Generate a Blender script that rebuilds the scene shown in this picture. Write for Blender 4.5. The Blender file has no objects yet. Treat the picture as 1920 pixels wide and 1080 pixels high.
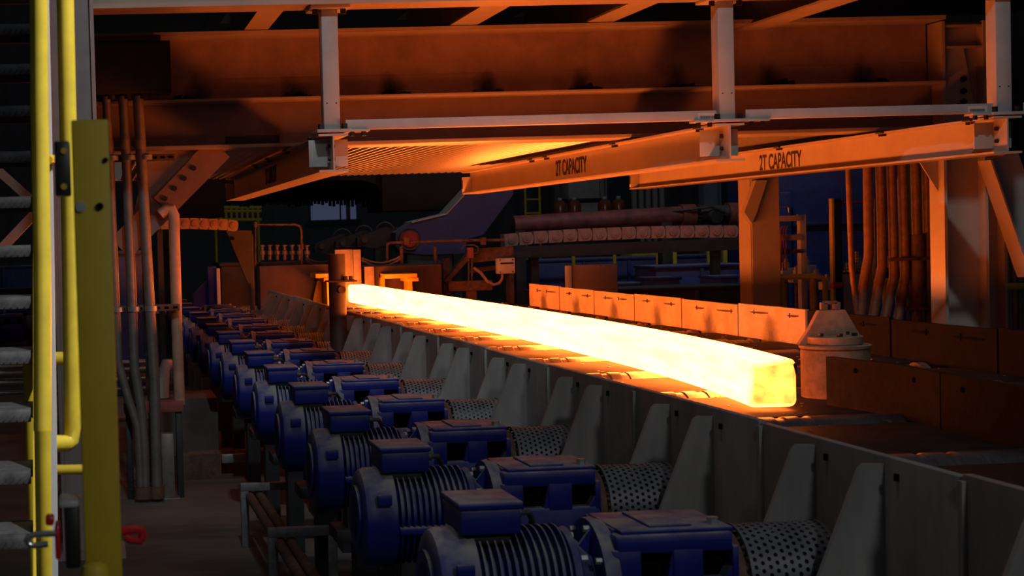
import bpy, bmesh, math, random
from mathutils import Vector, Matrix
from math import sin, cos, atan, pi, sqrt
random.seed(7)
sc = bpy.context.scene
COL = sc.collection

# ---------------------------------------------------------------- camera
F, HC, X0, S = 2900.0, 1.65, 343.0, 0.03          # focal length in pixels of the 1920 px frame, eye height
TH = atan((X0-175)/F); PIT = atan((540-(455-S*(X0-175)))/F); ROL = atan(S)
FW = Vector((sin(TH)*cos(PIT), cos(TH)*cos(PIT), -sin(PIT)))
r0 = Vector((cos(TH), -sin(TH), 0)); u0 = r0.cross(FW)
RT = r0*cos(ROL) - u0*sin(ROL); UP = u0*cos(ROL) + r0*sin(ROL)
EYE = Vector((0, 0, HC))
cam = bpy.data.cameras.new('camera'); camo = bpy.data.objects.new('camera', cam); COL.objects.link(camo)
M = Matrix.Identity(4)
for i in range(3):
    M[i][0] = RT[i]; M[i][1] = UP[i]; M[i][2] = -FW[i]; M[i][3] = EYE[i]
camo.matrix_world = M
cam.sensor_width = 36; cam.lens = F/1920*36; cam.shift_x = (960-X0)/1920
cam.clip_start = .05; cam.clip_end = 200
cam.dof.use_dof = True; cam.dof.focus_distance = 8.5; cam.dof.aperture_fstop = 9
sc.camera = camo

# ---------------------------------------------------------------- world, lamps, exposure
w = bpy.data.worlds.new('hall_air'); sc.world = w; w.use_nodes = True
bg = w.node_tree.nodes['Background']; bg.inputs[0].default_value = (.72, .82, 1, 1); bg.inputs[1].default_value = .034
sc.view_settings.view_transform = 'Standard'; sc.view_settings.look = 'None'
sc.view_settings.exposure = 0; sc.view_settings.gamma = 1; sc.view_settings.use_curve_mapping = False
def spot(name, loc, aim, watt, size, blend, col, rad=.15):
    l = bpy.data.lights.new(name, 'SPOT'); l.energy = watt; l.spot_size = math.radians(size); l.spot_blend = blend
    l.color = col; l.shadow_soft_size = rad
    o = bpy.data.objects.new(name, l); COL.objects.link(o); o.location = loc
    o.rotation_euler = (Vector(aim)-Vector(loc)).to_track_quat('-Z', 'Y').to_euler(); return o
spot('floodlight_front', (.6, 1.2, 8.2), (2.5, 8.6, 2.8), 760, 41, .55, (.84, .95, 1))
spot('floodlight_stair', (2.2, 2.5, 4.6), (-.25, 3.85, 1.75), 880, 42, .9, (1, .98, .95), .08)
spot('floodlight_hall', (.2, 3.2, 9), (1.7, 5.6, .8), 150, 62, .9, (.9, .95, 1), .4)
spot('fill_table', (2.4, -3, 5.2), (2.0, 5.7, .75), 300, 33, .7, (.93, .97, 1), .3)  # added frontal fill for the ribs and motor faces
spot('floodlight_back', (-4, 12.6, 5), (1.6, 15.6, .9), 230, 44, .8, (.93, .97, 1), .3)
spot('fill_gate', (1.7, -.9, 3.1), (.03, 2.4, 1.5), 80, 24, .6, (1, 1, 1), .2)  # added fill lamp, lifts only the gate post
spot('fill_far', (7, 16.6, 7), (6.5, 24, 1), 240, 95, .8, (.85, .93, 1), .4)  # added fill, aimed to reach the front of the blue arm

# ---------------------------------------------------------------- pixel helpers (a pixel gives a direction; a known plane gives the distance)
def ray(x, y): return FW + RT*((x-X0)/F) - UP*((y-540)/F)
def atY(x, y, Y): d = ray(x, y); return EYE + d*(Y/d.y)
def atX(x, y, X): d = ray(x, y); return EYE + d*(X/d.x)
def atZ(x, y, z): d = ray(x, y); return EYE + d*((z-HC)/d.z)
def rectY(x0, y0, x1, y1, Y):
    a = atY(x0, (y0+y1)/2, Y); b = atY(x1, (y0+y1)/2, Y); t = atY((x0+x1)/2, y0, Y); u = atY((x0+x1)/2, y1, Y)
    return a.x, b.x, u.z, t.z

# ---------------------------------------------------------------- materials
MATS = {}
def nd(t, ty, **k):
    n = t.nodes.new(ty)
    for a, b in k.items(): setattr(n, a, b)
    return n
def pm(name, col, rough=.6, metal=0., var=.25, scale=6., col2=None, dust=0., dustc=(.34, .31, .28), bump=0., bscale=40., spec=.5, stretch=None):
    if name in MATS: return MATS[name]
    m = bpy.data.materials.new(name); m.use_nodes = True; t = m.node_tree; b = t.nodes['Principled BSDF']
    tc = nd(t, 'ShaderNodeTexCoord'); src = tc.outputs['Object']
    if stretch:
        mp = nd(t, 'ShaderNodeMapping'); mp.inputs['Scale'].default_value = stretch; t.links.new(src, mp.inputs[0]); src = mp.outputs[0]
    n = nd(t, 'ShaderNodeTexNoise'); n.inputs['Scale'].default_value = scale; n.inputs['Detail'].default_value = 7; n.inputs['Roughness'].default_value = .65
    t.links.new(src, n.inputs['Vector'])
    mr = nd(t, 'ShaderNodeMapRange'); mr.inputs[1].default_value = .35; mr.inputs[2].default_value = .68
    t.links.new(n.outputs[0], mr.inputs[0])
    mx = nd(t, 'ShaderNodeMix', data_type='RGBA')
    c2 = col2 if col2 else tuple(c*(1-var*2) if var < .5 else c*.1 for c in col)
    mx.inputs[6].default_value = (*col, 1); mx.inputs[7].default_value = (*c2, 1); t.links.new(mr.outputs[0], mx.inputs[0])
    out = mx.outputs[2]
    if dust > 0:
        g = nd(t, 'ShaderNodeNewGeometry'); sx = nd(t, 'ShaderNodeSeparateXYZ'); t.links.new(g.outputs['Normal'], sx.inputs[0])
        m2 = nd(t, 'ShaderNodeMapRange'); m2.inputs[1].default_value = .05; m2.inputs[2].default_value = .75; m2.inputs[4].default_value = dust
        t.links.new(sx.outputs[2], m2.inputs[0])
        n2 = nd(t, 'ShaderNodeTexNoise'); n2.inputs['Scale'].default_value = 14; n2.inputs['Detail'].default_value = 5; t.links.new(tc.outputs['Object'], n2.inputs['Vector'])
        m3 = nd(t, 'ShaderNodeMapRange'); m3.inputs[1].default_value = .3; m3.inputs[2].default_value = .62; m3.inputs[3].default_value = .25
        t.links.new(n2.outputs[0], m3.inputs[0])
        mu = nd(t, 'ShaderNodeMath', operation='MULTIPLY'); t.links.new(m2.outputs[0], mu.inputs[0]); t.links.new(m3.outputs[0], mu.inputs[1])
        m4 = nd(t, 'ShaderNodeMix', data_type='RGBA'); m4.inputs[7].default_value = (*dustc, 1)
        t.links.new(mu.outputs[0], m4.inputs[0]); t.links.new(out, m4.inputs[6]); out = m4.outputs[2]
    t.links.new(out, b.inputs['Base Color'])
    b.inputs['Roughness'].default_value = rough; b.inputs['Metallic'].default_value = metal; b.inputs['Specular IOR Level'].default_value = spec
    if bump > 0:
        n3 = nd(t, 'ShaderNodeTexNoise'); n3.inputs['Scale'].default_value = bscale; n3.inputs['Detail'].default_value = 5; t.links.new(src, n3.inputs['Vector'])
        bp = nd(t, 'ShaderNodeBump'); bp.inputs['Strength'].default_value = bump; bp.inputs['Distance'].default_value = .01
        t.links.new(n3.outputs[0], bp.inputs['Height']); t.links.new(bp.outputs[0], b.inputs['Normal'])
    MATS[name] = m; return m
def soot_mat(name, base, axis, x0, pitch, z0, wx, wz, sootc=(.012, .009, .008), rough=.55):
    """paint with burnt soot fans repeating along one axis at a fixed height"""
    m = pm(name, base, rough, var=.2, scale=4); t = m.node_tree; b = t.nodes['Principled BSDF']
    old = b.inputs['Base Color'].links[0].from_socket
    g = nd(t, 'ShaderNodeNewGeometry'); s = nd(t, 'ShaderNodeSeparateXYZ'); t.links.new(g.outputs['Position'], s.inputs[0])
    def mt(op, a, c=None):
        n = nd(t, 'ShaderNodeMath', operation=op)
        for i, v in enumerate((a, c)):
            if v is None: continue
            if isinstance(v, (int, float)): n.inputs[i].default_value = v
            else: t.links.new(v, n.inputs[i])
        return n.outputs[0]
    no = nd(t, 'ShaderNodeTexNoise'); no.inputs['Scale'].default_value = 9; no.inputs['Detail'].default_value = 8; t.links.new(g.outputs['Position'], no.inputs['Vector'])
    u = mt('SUBTRACT', mt('FLOORED_MODULO', mt('SUBTRACT', s.outputs[axis], x0-pitch/2), pitch), pitch/2)
    u = mt('DIVIDE', u, wx); v = mt('DIVIDE', mt('SUBTRACT', s.outputs[2], z0), wz)
    d = mt('SQRT', mt('ADD', mt('MULTIPLY', u, u), mt('MULTIPLY', v, v)))
    d = mt('ADD', d, mt('MULTIPLY', mt('SUBTRACT', no.outputs[0], .5), 1.5))
    mr = nd(t, 'ShaderNodeMapRange'); mr.inputs[1].default_value = .35; mr.inputs[2].default_value = 1.25; mr.inputs[3].default_value = .93; mr.inputs[4].default_value = 0
    t.links.new(d, mr.inputs[0])
    mx = nd(t, 'ShaderNodeMix', data_type='RGBA'); mx.inputs[7].default_value = (*sootc, 1); t.links.new(old, mx.inputs[6]); t.links.new(mr.outputs[0], mx.inputs[0])
    t.links.new(mx.outputs[2], b.inputs['Base Color']); return m
STEEL = pm('painted_grey_steel', (.42, .405, .39), .5, var=.1, scale=4)
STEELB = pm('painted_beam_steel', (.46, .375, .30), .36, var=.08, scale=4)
GALV = pm('galvanised_steel', (.42, .43, .44), .38, .6, var=.2, scale=30, bump=.05)
PLATE = pm('weathered_grey_plate', (.27, .25, .235), .6, .1, var=.22, scale=5, dust=.25, stretch=(1, 1, .35))
DECK = pm('scaled_deck_plate', (.032, .021, .016), .7, 0, var=.3, scale=9, bump=.25, bscale=30, spec=.12)
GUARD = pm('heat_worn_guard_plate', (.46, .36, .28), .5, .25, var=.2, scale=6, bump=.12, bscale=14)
ROLLM = pm('worn_roll_steel', (.30, .25, .24), .27, .85, var=.25, scale=10, stretch=(25, 2, 2), bump=.1)
RUST = pm('rusty_dark_steel', (.16, .085, .055), .75, .2, var=.3, scale=18, bump=.2)
DARK = pm('dark_machine_steel', (.035, .034, .036), .6, .2, var=.25, scale=6, dust=.25)
BLACK = pm('black_plastic', (.012, .012, .013), .45, var=.1)
HOLE = pm('black_hole', (.004, .004, .004), .9, var=0, spec=.05)
BOLT = pm('oiled_bolt_steel', (.05, .042, .038), .45, .7, var=.2, scale=40)
BLUE = pm('dusty_blue_paint', (.012, .018, .19), .5, var=.12, scale=12, dust=.92, dustc=(.30, .275, .25), spec=.2)
BLUEB = pm('blue_machine_paint', (.03, .05, .26), .55, var=.2, scale=3, dust=.8)
BLUED = pm('navy_machine_paint', (.035, .045, .16), .55, var=.2, scale=3, dust=.6)
PERF = pm('dusty_perforated_sheet', (.10, .105, .13), .5, .4, var=.2, scale=9, dust=.7, dustc=(.22, .21, .20))
YEL = pm('yellow_safety_paint', (.66, .50, .045), .33, var=.1, scale=16)
YELD = pm('matt_yellow_paint', (.50, .36, .012), .6, var=.06, scale=12)
YELB = pm('bracket_yellow_paint', (.80, .46, .03), .55, var=.12, scale=9)
WHITE = pm('white_paint', (.62, .62, .63), .45, var=.06)
PALE = pm('pale_painted_steel', (.52, .47, .44), .5, var=.12, scale=9)
RED = pm('red_plastic', (.55, .015, .015), .35, var=.1)
REDP = pm('faded_red_paint', (.34, .085, .07), .6, var=.3, scale=5)
CHAINM = pm('dusty_chain_plastic', (.33, .2, .17), .7, var=.15, scale=12, dust=.4)
CONCRETE = pm('dirty_concrete', (.13, .115, .10), .8, var=.28, scale=1.6, bump=.2, bscale=20, stretch=(.6, 2, 1))
CONDUIT = pm('conduit_steel', (.22, .19, .17), .45, .45, var=.15, scale=20)
TREAD = pm('worn_tread_steel', (.13, .13, .135), .5, .5, var=.25, scale=25)
RUBBER = pm('cable_rubber', (.05, .045, .042), .55, var=.1)
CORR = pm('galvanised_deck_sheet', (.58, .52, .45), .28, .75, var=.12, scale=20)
CLAD = pm('grey_wall_cladding', (.085, .085, .09), .7, var=.12, scale=1)
GIRD = soot_mat('girder_paint_with_soot', (.42, .27, .21), 0, atY(735, 165, 10.05).x, .638, 2.565, .085, .13)
GIRDL = pm('girder_dark_primer', (.24, .155, .125), .55, var=.12, scale=5)
GUARDD = pm('shade_black_guard_plate', (.009, .007, .0065), .85, 0, var=.3, scale=7, bump=.1, bscale=14, spec=.08)  # shade put into the colour of the guard plates past the stop post
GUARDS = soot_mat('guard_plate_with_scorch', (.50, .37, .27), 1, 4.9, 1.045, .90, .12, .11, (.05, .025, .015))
MARK = pm('black_stencil_paint', (.012, .010, .010), .7, var=.1)
LIQ = pm('amber_jug_plastic', (.30, .06, .012), .25, var=.15, spec=.6)
GREEN = pm('green_machine_paint', (.02, .13, .07), .5, var=.15)
PAPER = pm('paper_label', (.55, .5, .46), .6, var=.05)
GLOWRED = pm('signal_red_paint', (.5, .02, .015), .5, var=.1)

# hot billet: blackbody-orange emitter, cooler scale on the sheared end and in patches
hot = bpy.data.materials.new('glowing_hot_steel'); hot.use_nodes = True
t = hot.node_tree; b = t.nodes['Principled BSDF']
b.inputs['Base Color'].default_value = (.08, .04, .03, 1); b.inputs['Roughness'].default_value = .8
b.inputs['Emission Color'].default_value = (1, .18, .025, 1)
tc = nd(t, 'ShaderNodeTexCoord'); mp = nd(t, 'ShaderNodeMapping'); mp.inputs['Scale'].default_value = (9, .6, 9)
t.links.new(tc.outputs['Object'], mp.inputs[0])
n1 = nd(t, 'ShaderNodeTexNoise'); n1.inputs['Scale'].default_value = 2.2; n1.inputs['Detail'].default_value = 6; t.links.new(mp.outputs[0], n1.inputs['Vector'])
m1 = nd(t, 'ShaderNodeMapRange'); m1.inputs[1].default_value = .3; m1.inputs[2].default_value = .7; m1.inputs[3].default_value = 25; m1.inputs[4].default_value = 40
t.links.new(n1.outputs[0], m1.inputs[0])
g = nd(t, 'ShaderNodeNewGeometry'); sx = nd(t, 'ShaderNodeSeparateXYZ'); t.links.new(g.outputs['Normal'], sx.inputs[0])
n2 = nd(t, 'ShaderNodeTexNoise'); n2.inputs['Scale'].default_value = 13; n2.inputs['Detail'].default_value = 4; t.links.new(tc.outputs['Object'], n2.inputs['Vector'])
m2 = nd(t, 'ShaderNodeMapRange'); m2.inputs[1].default_value = .33; m2.inputs[2].default_value = .66; m2.inputs[3].default_value = 2.4; m2.inputs[4].default_value = 7.5
t.links.new(n2.outputs[0], m2.inputs[0])
fac = nd(t, 'ShaderNodeMapRange'); fac.inputs[1].default_value = -.45; fac.inputs[2].default_value = -.85; t.links.new(sx.outputs[1], fac.inputs[0])
mx = nd(t, 'ShaderNodeMix'); t.links.new(fac.outputs[0], mx.inputs[0]); t.links.new(m1.outputs[0], mx.inputs[2]); t.links.new(m2.outputs[0], mx.inputs[3])
sp_ = nd(t, 'ShaderNodeSeparateXYZ'); t.links.new(g.outputs['Position'], sp_.inputs[0])
fy_ = nd(t, 'ShaderNodeMapRange'); fy_.inputs[1].default_value = 9.8; fy_.inputs[2].default_value = 7.4; t.links.new(sp_.outputs[1], fy_.inputs[0])
fx_ = nd(t, 'ShaderNodeMapRange'); fx_.inputs[1].default_value = .3; fx_.inputs[2].default_value = .8; t.links.new(sx.outputs[0], fx_.inputs[0])
fm_ = nd(t, 'ShaderNodeMath', operation='MULTIPLY'); t.links.new(fx_.outputs[0], fm_.inputs[0]); t.links.new(fy_.outputs[0], fm_.inputs[1])
mc_ = nd(t, 'ShaderNodeMix'); mc_.inputs[3].default_value = 2.2; t.links.new(fm_.outputs[0], mc_.inputs[0]); t.links.new(mx.outputs[0], mc_.inputs[2])  # unseen right side glows less near the end, keeping the guard dark
t.links.new(mc_.outputs[0], b.inputs['Emission Strength'])

# ---------------------------------------------------------------- mesh helpers
class MB:
    def __init__(s): s.bm = bmesh.new()
    def box(s, x0, x1, y0, y1, z0, z1, bev=0., rot=None, piv=None):
        r = bmesh.ops.create_cube(s.bm, size=1)
        vs = r['verts']
        for v in vs: v.co = Vector(((x0+x1)/2+v.co.x*(x1-x0), (y0+y1)/2+v.co.y*(y1-y0), (z0+z1)/2+v.co.z*(z1-z0)))
        if bev > 0:
            es = list({e for v in vs for e in v.link_edges})
            r2 = bmesh.ops.bevel(s.bm, geom=es, offset=bev, segments=2, profile=.5, affect='EDGES'); vs = list({v for f in r2['faces'] for v in f.verts} | {v for v in vs if v.is_valid})
        if rot is not None:
            p = Vector(piv) if piv else Vector(((x0+x1)/2, (y0+y1)/2, (z0+z1)/2))
            for v in vs: v.co = p + rot @ (v.co-p)
        return s
    def prism(s, pts, off):
        a = [s.bm.verts.new(Vector(p)) for p in pts]; o = Vector(off); c = [s.bm.verts.new(Vector(p)+o) for p in pts]; n = len(a)
        s.bm.faces.new(a); s.bm.faces.new(c[::-1])
        for i in range(n): s.bm.faces.new((a[i], c[i], c[(i+1) % n], a[(i+1) % n]))
        return s
    def bar(s, p, q, wd, ht, up=(0, 0, 1)):
        p = Vector(p); q = Vector(q); d = (q-p).normalized(); u = Vector(up)
        if abs(d.dot(u)) > .98: u = Vector((0, 1, 0))
        sd = d.cross(u).normalized(); u = sd.cross(d)
        s.prism([p+sd*wd/2+u*ht/2, p+sd*wd/2-u*ht/2, p-sd*wd/2-u*ht/2, p-sd*wd/2+u*ht/2], q-p); return s
    def tube(s, pts, r, n=12, cap=True):
        pts = [Vector(p) for p in pts]; rings = []; ref = None
        for i, p in enumerate(pts):
            d = ((pts[i]-pts[i-1]).normalized() if i else Vector()) + ((pts[i+1]-pts[i]).normalized() if i < len(pts)-1 else Vector())
            d.normalize()
            if ref is None: ref = Vector((0, 0, 1)) if abs(d.z) < .9 else Vector((1, 0, 0))
            a = (ref - d*ref.dot(d)).normalized(); ref = a; c = d.cross(a)
            rr = r[i] if isinstance(r, (list, tuple)) else r
            rings.append([s.bm.verts.new(p+(a*cos(2*pi*k/n)+c*sin(2*pi*k/n))*rr) for k in range(n)])
        for A, B in zip(rings, rings[1:]):
            for k in range(n): s.bm.faces.new((A[k], A[(k+1) % n], B[(k+1) % n], B[k]))
        if cap: s.bm.faces.new(rings[0][::-1]); s.bm.faces.new(rings[-1])
        return s
    def lathe(s, prof, org, axis=0, n=28):
        """prof: list of (distance along axis, radius)"""
        o = Vector(org); ax = [Vector((1, 0, 0)), Vector((0, 1, 0)), Vector((0, 0, 1))]; d = ax[axis]; a = ax[(axis+1) % 3]; c = ax[(axis+2) % 3]; rings = []
        for (h, r) in prof: rings.append([s.bm.verts.new(o+d*h+(a*cos(2*pi*k/n)+c*sin(2*pi*k/n))*r) for k in range(n)])
        for A, B in zip(rings, rings[1:]):
            for k in range(n): s.bm.faces.new((A[k], A[(k+1) % n], B[(k+1) % n], B[k]))
        s.bm.faces.new(rings[0][::-1]); s.bm.faces.new(rings[-1]); return s
    def ibeam(s, p, q, depth, fl, tf=.014, tw=.010, up=(0, 0, 1)):
        """I-section from p to q, p and q on the centre line"""
        p = Vector(p); q = Vector(q); d = (q-p).normalized(); u = Vector(up); sd = d.cross(u).normalized(); u = sd.cross(d)
        h = depth/2; f = fl/2; t2 = tw/2
        pr = [(-f, -h), (f, -h), (f, -h+tf), (t2, -h+tf), (t2, h-tf), (f, h-tf), (f, h), (-f, h), (-f, h-tf), (-t2, h-tf), (-t2, -h+tf), (-f, -h+tf)]
        s.prism([p+sd*a+u*b2 for a, b2 in pr], q-p); return s
    def mesh(s, name, mat, smooth=True, ang=35):
        bmesh.ops.recalc_face_normals(s.bm, faces=s.bm.faces)
        me = bpy.data.meshes.new(name); s.bm.to_mesh(me); s.bm.free(); me.materials.append(mat)
        if smooth:
            for p in me.polygons: p.use_smooth = True
            me.set_sharp_from_angle(angle=math.radians(ang))
        return me
    def build(s, name, mat, parent=None, smooth=True):
        r = root_of(parent)
        if r is not None:
            L = r.location
            for v in s.bm.verts: v.co -= L
            org = Vector()
        else:
            bb = [v.co for v in s.bm.verts]; org = Vector(((min(v.x for v in bb)+max(v.x for v in bb))/2, (min(v.y for v in bb)+max(v.y for v in bb))/2, min(v.z for v in bb)))
            for v in s.bm.verts: v.co -= org
        o = bpy.data.objects.new(name, s.mesh(name, mat, smooth)); COL.objects.link(o); o.location = org
        if parent is not None: o.parent = parent
        return o
def root_of(o):
    while o is not None and o.parent is not None: o = o.parent
    return o
def tag(o, label, cat, group=None, kind=None):
    if label: o['label'] = label
    if cat: o['category'] = cat
    if group: o['group'] = group
    if kind: o['kind'] = kind
    return o
def thing(name, label, cat, loc, group=None):
    o = bpy.data.objects.new(name, None); COL.objects.link(o); o.location = loc; o.empty_display_size = .1
    return tag(o, label, cat, group)
def inst(src, parent, off, name=None):
    c = src.copy(); COL.objects.link(c); c.parent = parent; c.location = Vector(off); 
    if name: c.name = name
    return c
def copy_tree(o, parent=None):
    c = o.copy(); COL.objects.link(c); c.parent = parent
    for ch in list(o.children): copy_tree(ch, c)
    return c
def struct(o): o['kind'] = 'structure'; return o
def arc(c, r, a0, a1, n, ux, uy):
    c = Vector(c); ux = Vector(ux); uy = Vector(uy)
    return [c+ux*(r*cos(math.radians(a0+(a1-a0)*i/n)))+uy*(r*sin(math.radians(a0+(a1-a0)*i/n))) for i in range(n+1)]
def hexbolt(m, p, axis, r=.012, h=.012):
    m.lathe([(0, r), (h, r)], p, axis, 6); return m

P = 1.045; Y0 = 4.9                    # roller pitch and the first roller that shows whole
AX = .745; ROLLTOP = .88; DZ = .86     # roller axis, top of rollers, deck plates
WX = 1.92; WT = 1.075                  # near side frame and its top edge
GX = 4.53                              # far guard
def YK(k): return Y0+P*k

# ---------------------------------------------------------------- the hall
m = MB(); m.box(-14, 26, -4, 40, -.3, 0); struct(m.build('floor', CONCRETE, smooth=False))
def clad(name, p, q, h, mat):
    p = Vector(p); q = Vector(q); L = (q-p).length; d = (q-p).normalized(); nrm = Vector((-d.y, d.x, 0)); m = MB(); n = int(L/.15); vs = []
    for i in range(n+1):
        o = nrm*(.04 if (i//2) % 2 else 0); a = p+d*(L*i/n)+o; vs.append((m.bm.verts.new(a), m.bm.verts.new(a+Vector((0, 0, h)))))
    for A, B in zip(vs, vs[1:]): m.bm.faces.new((A[0], B[0], B[1], A[1]))
    m.box(min(p.x, q.x)-.2, max(p.x, q.x)+.2, min(p.y, q.y)-(-.06 if d.x else .2), max(p.y, q.y)+.25, 0, h) if d.x else m.box(p.x+(.06 if p.x > 0 else -.3), p.x+(.3 if p.x > 0 else -.06), min(p.y, q.y), max(p.y, q.y), 0, h)
    return struct(m.build(name, mat, smooth=False))
clad('wall_back', (-14, 39, 0), (26, 39, 0), 9, CLAD)
clad('wall_right', (25.5, -4, 0), (25.5, 39, 0), 9, CLAD)
clad('wall_left', (-13.5, -4, 0), (-13.5, 39, 0), 9, CLAD)

# ---------------------------------------------------------------- hot billet
BC = [(2.812, 6.29), (2.86, 6.6), (2.925, 7.1), (2.99, 7.9), (3.03, 8.8), (3.06, 9.8), (3.075, 11.2), (3.07, 12.6), (3.05, 14.4), (3.03, 16), (3.01, 17.55)]
m = MB(); H = .1; rings = []
def sect(cx, cy, dr, sc_, sh=(0, 0), bulge=0):
    sd = Vector((dr.y, -dr.x, 0)); pts = []
    rr = .028
    for (qx, qz, a0) in ((1, -1, -90), (1, 1, 0), (-1, 1, 90), (-1, -1, 180)):
        for i in range(5):
            a = math.radians(a0+90*i/4); x = (qx*(H-rr)+rr*cos(a)); z = (qz*(H-rr)+rr*sin(a)); fl = 0
            x *= sc_; z *= sc_
            if qx < 0 and qz > 0: z += sh[0]; x += sh[1]
            pts.append(Vector((cx, cy, ROLLTOP+H))+sd*x+Vector((0, 0, z)))
    return pts
C3 = [Vector((x, y, 0)) for x, y in BC]; fine = []
for i in range(len(C3)-1):
    a = C3[max(i-1, 0)]; b_ = C3[i]; c = C3[i+1]; d = C3[min(i+2, len(C3)-1)]
    for k in range(6):
        u = k/6; fine.append(.5*((2*b_)+(c-a)*u+(2*a-5*b_+4*c-d)*u*u+(3*b_-a-3*c+d)*u**3))
fine.append(C3[-1])
for i, p in enumerate(fine):
    dr = (fine[min(i+1, len(fine)-1)]-fine[max(i-1, 0)]).normalized()
    if i == 0:
        for back, s_ in ((-.024, .72), (-.018, .86), (-.006, .95)):
            rings.append([m.bm.verts.new(q) for q in sect(p.x+dr.x*back, p.y+dr.y*back, dr, s_, (-.018, .012))])
    f = max(0, 1-i/8)
    rings.append([m.bm.verts.new(q) for q in sect(p.x, p.y, dr, 1, (-.018*f, .012*f))])
for A, B in zip(rings, rings[1:]):
    n = len(A)
    for k in range(n): m.bm.faces.new((A[k], A[(k+1) % n], B[(k+1) % n], B[k]))
m.bm.faces.new(rings[0][::-1]); m.bm.faces.new(rings[-1])
bil = m.build('hot_billet', hot); tag(bil, 'long glowing yellow hot steel billet lying on the rollers', 'billet')

m = MB(); m.prism([(2.895, 6.262, 1.055), (2.905, 6.262, 1.062), (2.915, 6.27, 1.05), (2.917, 6.27, 1.02), (2.908, 6.262, 1.012), (2.903, 6.262, 1.03)], (0, .012, 0)); m.build('scale_patch', pm('dark_scale', (.10, .03, .015), .8, var=.2), bil)
# ---------------------------------------------------------------- roller table: near side frame
fr = thing('roller_table_frame', 'grey steel side frame with triangular ribs between motors and glowing billet', 'conveyor frame', (WX, 10, 0))
L0 = fr.location
for k in range(-4, 13):
    ya = YK(k)-.5225+.004; yb = YK(k)+.5225-.004
    if k == 12: continue
    m = MB(); m.box(WX, WX+.025, ya, yb, .12, WT+random.uniform(-.006, .006), .003); pl = m.build('frame_plate', PLATE, fr)
    m = MB(); m.box(WX-.012, WX+.001, yb-.02, yb+.0, .12, WT-.012, .002); m.build('seam_strip', PLATE, pl)
    for s in (-1, 1):
        y = YK(k)+.18*s
        m = MB(); m.prism([(WX, y-.008, .13), (WX, y-.008, 1.05), (WX-.05, y-.008, 1.052), (WX-.062, y-.008, 1.042), (WX-.43, y-.008, .13)], (0, .016, 0)); m.build('rib', PLATE, pl)
        m = MB(); m.tube([(WX-.002, y-.07, 1.035), (WX-.002, y-.07, 1.018)], .008, 8); m.build('slot', HOLE, pl)
    m = MB(); m.box(WX-.07, WX-.001, YK(k)-.10, YK(k)+.10, AX-.1, AX+.1, .012); m.build('bearing_housing', RUST, pl)
m = MB(); m.box(WX-.02, WX+.08, 1.2, 17.0, 0, .12); m.build('base_beam', DARK, fr)

# deck plates
dk = thing('deck', 'scale covered deck plates lying between the rollers under the billet', 'deck', (3.2, 10, 0))
m = MB(); m.box(WX+.03, GX-.006, Y0+.14, Y0+P-.14, DZ-.07, DZ, .004); d0 = m.build('deck_plate', DECK, dk)
for k in range(-4, 12):
    if k: inst(d0, dk, (0, P*k, random.uniform(-.004, .004)))
m = MB(); m.box(WX+.09, GX-.01, 1.2, 17.3, 0, .55); m.build('table_bed', DARK, dk)
# loose scale flakes on the deck
sm = MB()
for i in range(520):
    y = random.uniform(5.0, 16.5); x = random.uniform(2.0, 4.45)
    if min(abs(y-YK(k)) for k in range(-2, 13)) < .1: continue
    r = random.uniform(.004, .018); a = random.uniform(0, 6.28); z = DZ+.003
    sm.prism([(x+r*cos(a+q)*random.uniform(.5, 1.1), y+r*sin(a+q)*random.uniform(.5, 1.1), z) for q in (0, 1.5, 3, 4.6)], (0, 0, .003))
tag(sm.build('mill_scale', pm('mill_scale_flakes', (.3, .2, .15), .4, .5, var=.3), smooth=False), 'loose flakes of mill scale scattered over the deck plates', 'scale', kind='stuff')

# rollers
ORDR = ['first', 'second', 'third', 'fourth', 'fifth', 'sixth', 'seventh', 'eighth', 'ninth', 'tenth', 'eleventh']
def roller():
    rt = thing('table_roller', 'steel table roller set across the roller table', 'roller', (3.2, Y0, AX), 'rollers of the roller table')
    R = ROLLTOP-AX
    prof = [(WX+.06, .06), (WX+.06, R-.012), (WX+.16, R-.012), (WX+.165, R)]
    x = WX+.165
    m = MB(); m.lathe([(WX+.06-3.2, R-.02), (WX+.07-3.2, R-.012), (2.42-3.2, R-.012), (2.425-3.2, R), (2.66-3.2, R), (2.665-3.2, R-.006), (2.70-3.2, R-.006), (2.705-3.2, R), (2.76-3.2, R), (2.765-3.2, R-.006), (2.80-3.2, R-.006), (2.805-3.2, R), (4.22-3.2, R), (4.225-3.2, R-.012), (4.34-3.2, R-.012), (4.36-3.2, R-.02)], (3.2, Y0, AX), 0, 40); m.build('barrel', ROLLM, rt)
    for a in (2.03, 4.38):
        m = MB(); m.lathe([(0, R-.03), (.004, R-.004), (.05, R-.004), (.054, R-.03)], (a, Y0, AX), 0, 32); m.build('end_ring', RUST, rt)
    m = MB(); m.lathe([(0, .045), (.20, .045)], (WX-.12, Y0, AX), 0, 20); m.lathe([(0, .045), (.16, .045)], (4.36, Y0, AX), 0, 20); m.build('journal', RUST, rt)
    return rt
ro = roller()
for k in range(-3, 12):
    c = ro
    if k:
        c = copy_tree(ro); c.location.y = YK(k)
    c['label'] = ('worn steel table roller, %s one under the billet counted from its sheared end' % ORDR[k-2]) if k > 1 else ('worn steel table roller, %s one clear of the billet beside the lead in guard' % ['first', 'second', 'third', 'fourth', 'fifth'][1-k])

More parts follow.
